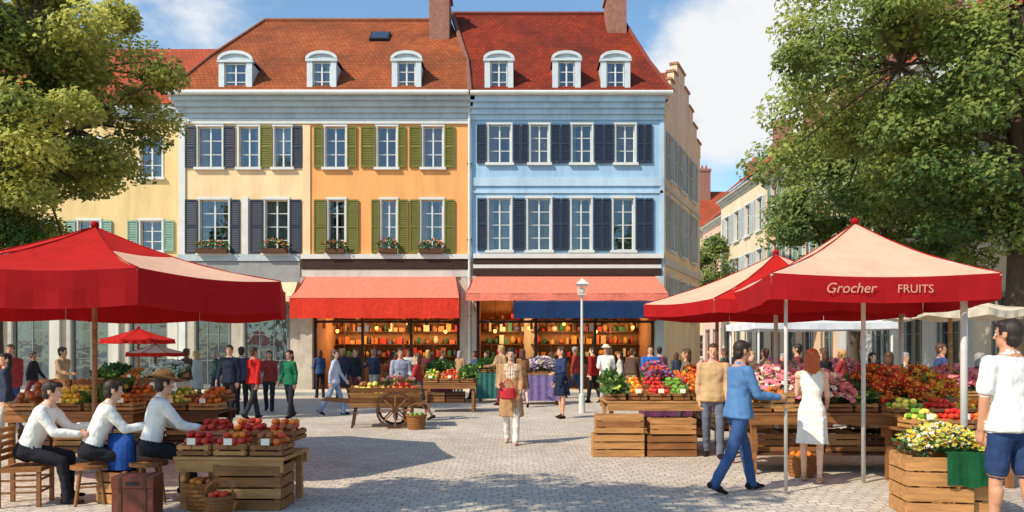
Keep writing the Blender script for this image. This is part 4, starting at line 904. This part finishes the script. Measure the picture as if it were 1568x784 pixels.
    out.v=[tuple(v) for v in nv]; out.f=[tuple(p.vertices) for p in nm.polygons]; out.m=fm
    bpy.data.meshes.remove(nm)
    ew=M('eye_white',C(230,228,222),.3,0); ei=M('eye_iris',C(50,36,28),.2,0); lip=M('lips',C(176,92,84),.5,.05)
    for sd in (-1,1):
        out.ell(XH(Vector((sd*.03,.0765,1.645))),(.0125,.011,.008),ew,8,6,Rh); out.ell(XH(Vector((sd*.03,.084,1.645))),(.006,.0055,.006),ei,8,6,Rh)
        out.ell(XH(Vector((sd*.03,.084,1.668))),(.018,.006,.004),mats[4],8,4,Rh)
    out.ell(XH(Vector((0,.083,1.588))),(.022,.008,.006),lip,8,4,Rh)
    out.v=[(v[0]*s,v[1]*s,(v[2]-zmin)*s) for v in out.v]
    o=out.obj(name,None,True,loc,R(heading))
    bpy.data.meshes.remove(me)
    return o
WH=C(228,226,220);NV=C(34,42,66);JE=C(54,80,122);BK=C(38,36,38)
N_=.0085
def P_(px,d): return (bx(px,d),d,0)
for px,d,hd,H,ln,ht,arms in ((42,8.6,-78,1.66,24,None,((40,8,55),(35,8,50))),(138,8.65,-62,1.66,22,None,((35,8,45),(40,8,60))),(228,8.75,-56,1.72,14,C(126,90,56),((30,8,40),(38,8,35)))):
    person('seated_man',P_(px,d),hd,H,top=WH,bottom=C(40,40,46),hair='dark',legs=SIT,arms=arms,lean=ln,headpitch=10,hat=ht,voxel=N_)
    (chair if px<100 else stool)((bx(px,d),d,0),R(hd),.455*H/1.75)
person('man',P_(1130,9.35),-78,1.8,top=C(86,124,168),bottom=JE,hair='dark',legs=((20,8),(-18,12)),arms=((22,6,62),(22,6,62)),lean=3,headpitch=12,voxel=N_,inward=(.05,.05),skin=1)
a=R(-78); fwd=Vector((-math.sin(a),math.cos(a),0)); p=Vector(P_(1130,9.35))+fwd*.46
e=empty('wooden_crate',(p.x,p.y,1.0),a); mb=MB(); crate(mb,0,0,0,.4,.3,.2,w1); heap(mb,-.17,.17,-.12,.12,.08,.12,.04,['orange','brown']); mb.obj('crate',e)
person('man',P_(1092,12.3),165,1.76,top=C(190,158,118),bottom=C(100,106,120),hair='brown',legs=((12,6),(-10,10)),voxel=.012)
person('woman',P_(1243,10.05),-25,1.68,True,top=C(236,232,224),bottom=WH,shoe=C(180,140,110),hair='red',longhair=True,legs=((6,3),(-5,6)),arms=((20,8,70),(12,6,50)),sleeve='none',leg='bare',skirt=(.5,.2,.17,C(232,226,216),1),headyaw=15,voxel=N_,skin=2)
person('man',P_(1547,6.95),14,1.93,top=WH,bottom=C(44,62,98),shoe=C(90,70,50),hair='dark',legs=((5,2),(-6,6)),arms=((4,6,8),(6,6,14)),sleeve='short',leg='shorts',voxel=N_,skin=1,headyaw=20)
person('woman',P_(783,14.1),172,1.7,True,top=WH,bottom=C(226,220,208),shoe=C(180,150,130),hair='dark',longhair=True,legs=((12,4),(-12,10)),arms=((8,8,30),(10,8,70)),coat=C(176,136,98),voxel=.012)
e=empty('red_handbag',(bx(778,13.9),13.78,.82)); b=MB(); rb=M('red_leather_bag',C(186,36,44),.45,.1,8)
b.tube([(0,0,0),(0,0,.03),(0,0,.16),(0,0,.2)],[.11,.15,.14,.12],14,rb,.5); b.tube([(-.1,0,.19),(-.07,0,.3),(0,0,.36),(.07,0,.3),(.1,0,.19)],[.009]*5,6,rb); b.obj('bag_and_strap',e)
mid=[('man',352,19.,170,1.78,0,C(40,44,58),BK,'dark'),('man',388,19.2,-30,1.76,0,C(186,40,36),C(50,50,56),'brown'),('man',370,20.5,20,1.74,0,C(60,64,90),BK,'dark'),('woman',412,21.5,190,1.66,1,C(150,60,60),C(50,50,60),'brown'),
('woman',444,19.4,150,1.66,1,C(34,104,72),C(44,44,50),'dark'),('woman',512,20.3,-90,1.7,1,C(190,196,214),C(140,160,190),'brown'),('woman',860,19.3,120,1.74,1,C(52,62,96),C(36,40,60),'brown'),
('man',928,23.5,175,1.8,0,C(232,228,216),C(200,196,186),'grey'),('man',908,25,60,1.75,0,C(150,36,34),BK,'dark'),('woman',640,18.6,90,1.62,1,C(168,52,52),C(90,84,80),'brown'),('man',613,18.9,200,1.7,0,C(150,156,170),C(60,60,70),'dark'),
('woman',800,23,10,1.7,1,C(150,104,70),C(120,84,60),'brown'),('man',996,21,180,1.78,0,C(48,100,170),C(50,60,90),'dark'),
('woman',1052,17,90,1.72,1,C(120,100,84),C(70,60,60),'brown'),('man',1010,24,10,1.75,0,C(120,80,90),BK,'dark')]
poses=[(((10,4),(-10,12)),((-10,8,15),(12,8,18))),(((20,8),(-18,14)),((18,8,20),(-16,8,12))),(((3,1),(-3,3)),((12,8,70),(5,8,12))),(((15,5),(-12,16)),((-12,8,10),(25,8,60)))]
for i,(nm,px,d,hd,H,fm_,tp,bt,hr) in enumerate(mid):
    lg,ar=poses[i%4]
    person(nm,P_(px,d),hd,H,bool(fm_),top=tp,bottom=bt,hair=hr,longhair=bool(fm_),legs=lg,arms=ar,voxel=.015,skin=i%3,skirt=(.55,.21,.18,bt) if nm=='woman' and i in (6,9,11) else None,leg='bare' if nm=='woman' and i in (6,9,11) else 'trousers',headyaw=random.uniform(-25,25),hat=C(226,214,190) if i==7 else None)
rc=[C(60,66,84),C(150,56,52),C(200,194,182),C(96,72,60),C(64,96,82),C(176,140,104),C(56,78,116),C(110,52,58),C(44,44,50)]
far=[(10,13.5),(15,17),(300,24),(285,22.5),(330,25),(95,19),(490,27.5),(525,26.2),(545,24.5),(572,27.2),(600,26.4),(625,28),(655,27.5),(676,26.5),(704,28),(728,26.8),(745,28),(768,24),(845,27),(880,27.6),(950,24.6),(968,26.5),(1150,17.5),(1172,19),(1200,17),(1222,18.5),(1262,17),(1290,18.8),(1362,16),(1385,17.5),(1335,19.5),(1110,24),(1130,28),(1440,16.5),(1500,15.5),(50,23),(1036,27)]
for i,(px,d) in enumerate(far):
    lg,ar=poses[(i*3)%4]; fm_=i%2==0
    person('woman' if fm_ else 'man',P_(px,d),random.uniform(0,360),random.uniform(1.62,1.82) if not fm_ else random.uniform(1.58,1.72),fm_,top=rc[i%9],bottom=rc[(i*4+2)%9],hair=['dark','brown','blond','brown','grey'][i%5],longhair=fm_,legs=lg,arms=ar,voxel=.019,skin=i%4,headyaw=random.uniform(-40,40),coat=rc[(i*5+1)%9] if i%5==2 else None)
# ---------------------------------------------------------------- light, world, camera
L=Vector((-.8*math.cos(R(43)),-.6*math.cos(R(43)),math.sin(R(43))))
sd=bpy.data.lights.new('sun','SUN'); sd.energy=5.; sd.angle=R(.5); sd.color=(1,.9,.74); so=bpy.data.objects.new('sun',sd); scene.collection.objects.link(so); so.rotation_euler=(-L).to_track_quat('-Z','Y').to_euler(); so.location=(-20,-15,30)
w=bpy.data.worlds.new('World'); scene.world=w; w.use_nodes=True; nt=w.node_tree; N=nt.nodes; K_=nt.links; N.clear()
o=N.new('ShaderNodeOutputWorld'); bg=N.new('ShaderNodeBackground'); bg.inputs[1].default_value=.14
sk=N.new('ShaderNodeTexSky'); sk.sky_type='NISHITA'; sk.sun_disc=False; sk.sun_elevation=R(43); sk.sun_rotation=R(233); sk.air_density=1.1; sk.dust_density=.5; sk.ozone_density=1.2
tn=N.new('ShaderNodeVectorMath'); tn.operation='MULTIPLY'; tn.inputs[1].default_value=(1.08,1.3,1.36); K_.new(sk.outputs[0],tn.inputs[0])
tc=N.new('ShaderNodeTexCoord'); mp=N.new('ShaderNodeMapping'); mp.inputs['Scale'].default_value=(1,1,1.7); mp.inputs['Location'].default_value=(.3,.1,.2); K_.new(tc.outputs['Generated'],mp.inputs[0])
n=N.new('ShaderNodeTexNoise'); n.inputs['Scale'].default_value=4.2; n.inputs['Detail'].default_value=9; n.inputs['Roughness'].default_value=.58; K_.new(mp.outputs[0],n.inputs['Vector'])
acc=n.outputs['Fac']
for v,r_,amp in (((.34,1,.34),.26,.32),((.42,1,.47),.24,.24),((-.42,1,.44),.2,.24),((.05,1,.7),.25,.1)):
    dv=Vector(v).normalized(); ds=N.new('ShaderNodeVectorMath'); ds.operation='DISTANCE'; ds.inputs[1].default_value=dv; K_.new(tc.outputs['Generated'],ds.inputs[0])
    mr=N.new('ShaderNodeMapRange'); mr.inputs[1].default_value=0; mr.inputs[2].default_value=r_; mr.inputs[3].default_value=amp; mr.inputs[4].default_value=0; K_.new(ds.outputs['Value'],mr.inputs[0])
    ad=N.new('ShaderNodeMath'); ad.operation='ADD'; K_.new(acc,ad.inputs[0]); K_.new(mr.outputs[0],ad.inputs[1]); acc=ad.outputs[0]
cr=N.new('ShaderNodeMapRange'); cr.inputs[1].default_value=.57; cr.inputs[2].default_value=.78; cr.interpolation_type='SMOOTHSTEP'; K_.new(acc,cr.inputs[0])
mx=N.new('ShaderNodeMixRGB'); mx.inputs[2].default_value=(6.5,6.6,6.7,1); K_.new(tn.outputs[0],mx.inputs[1]); K_.new(cr.outputs[0],mx.inputs[0])
K_.new(mx.outputs[0],bg.inputs[0]); K_.new(bg.outputs[0],o.inputs[0])
cd=bpy.data.cameras.new('camera'); cam=bpy.data.objects.new('camera',cd); scene.collection.objects.link(cam); cam.location=(0,0,EYE); cam.rotation_euler=(R(90),0,0)
cd.sensor_width=36; cd.lens=36*F/1568; cd.shift_y=143/1568; cd.clip_end=2000; scene.camera=cam
scene.view_settings.view_transform='Standard'; scene.view_settings.look='None'; scene.view_settings.exposure=0
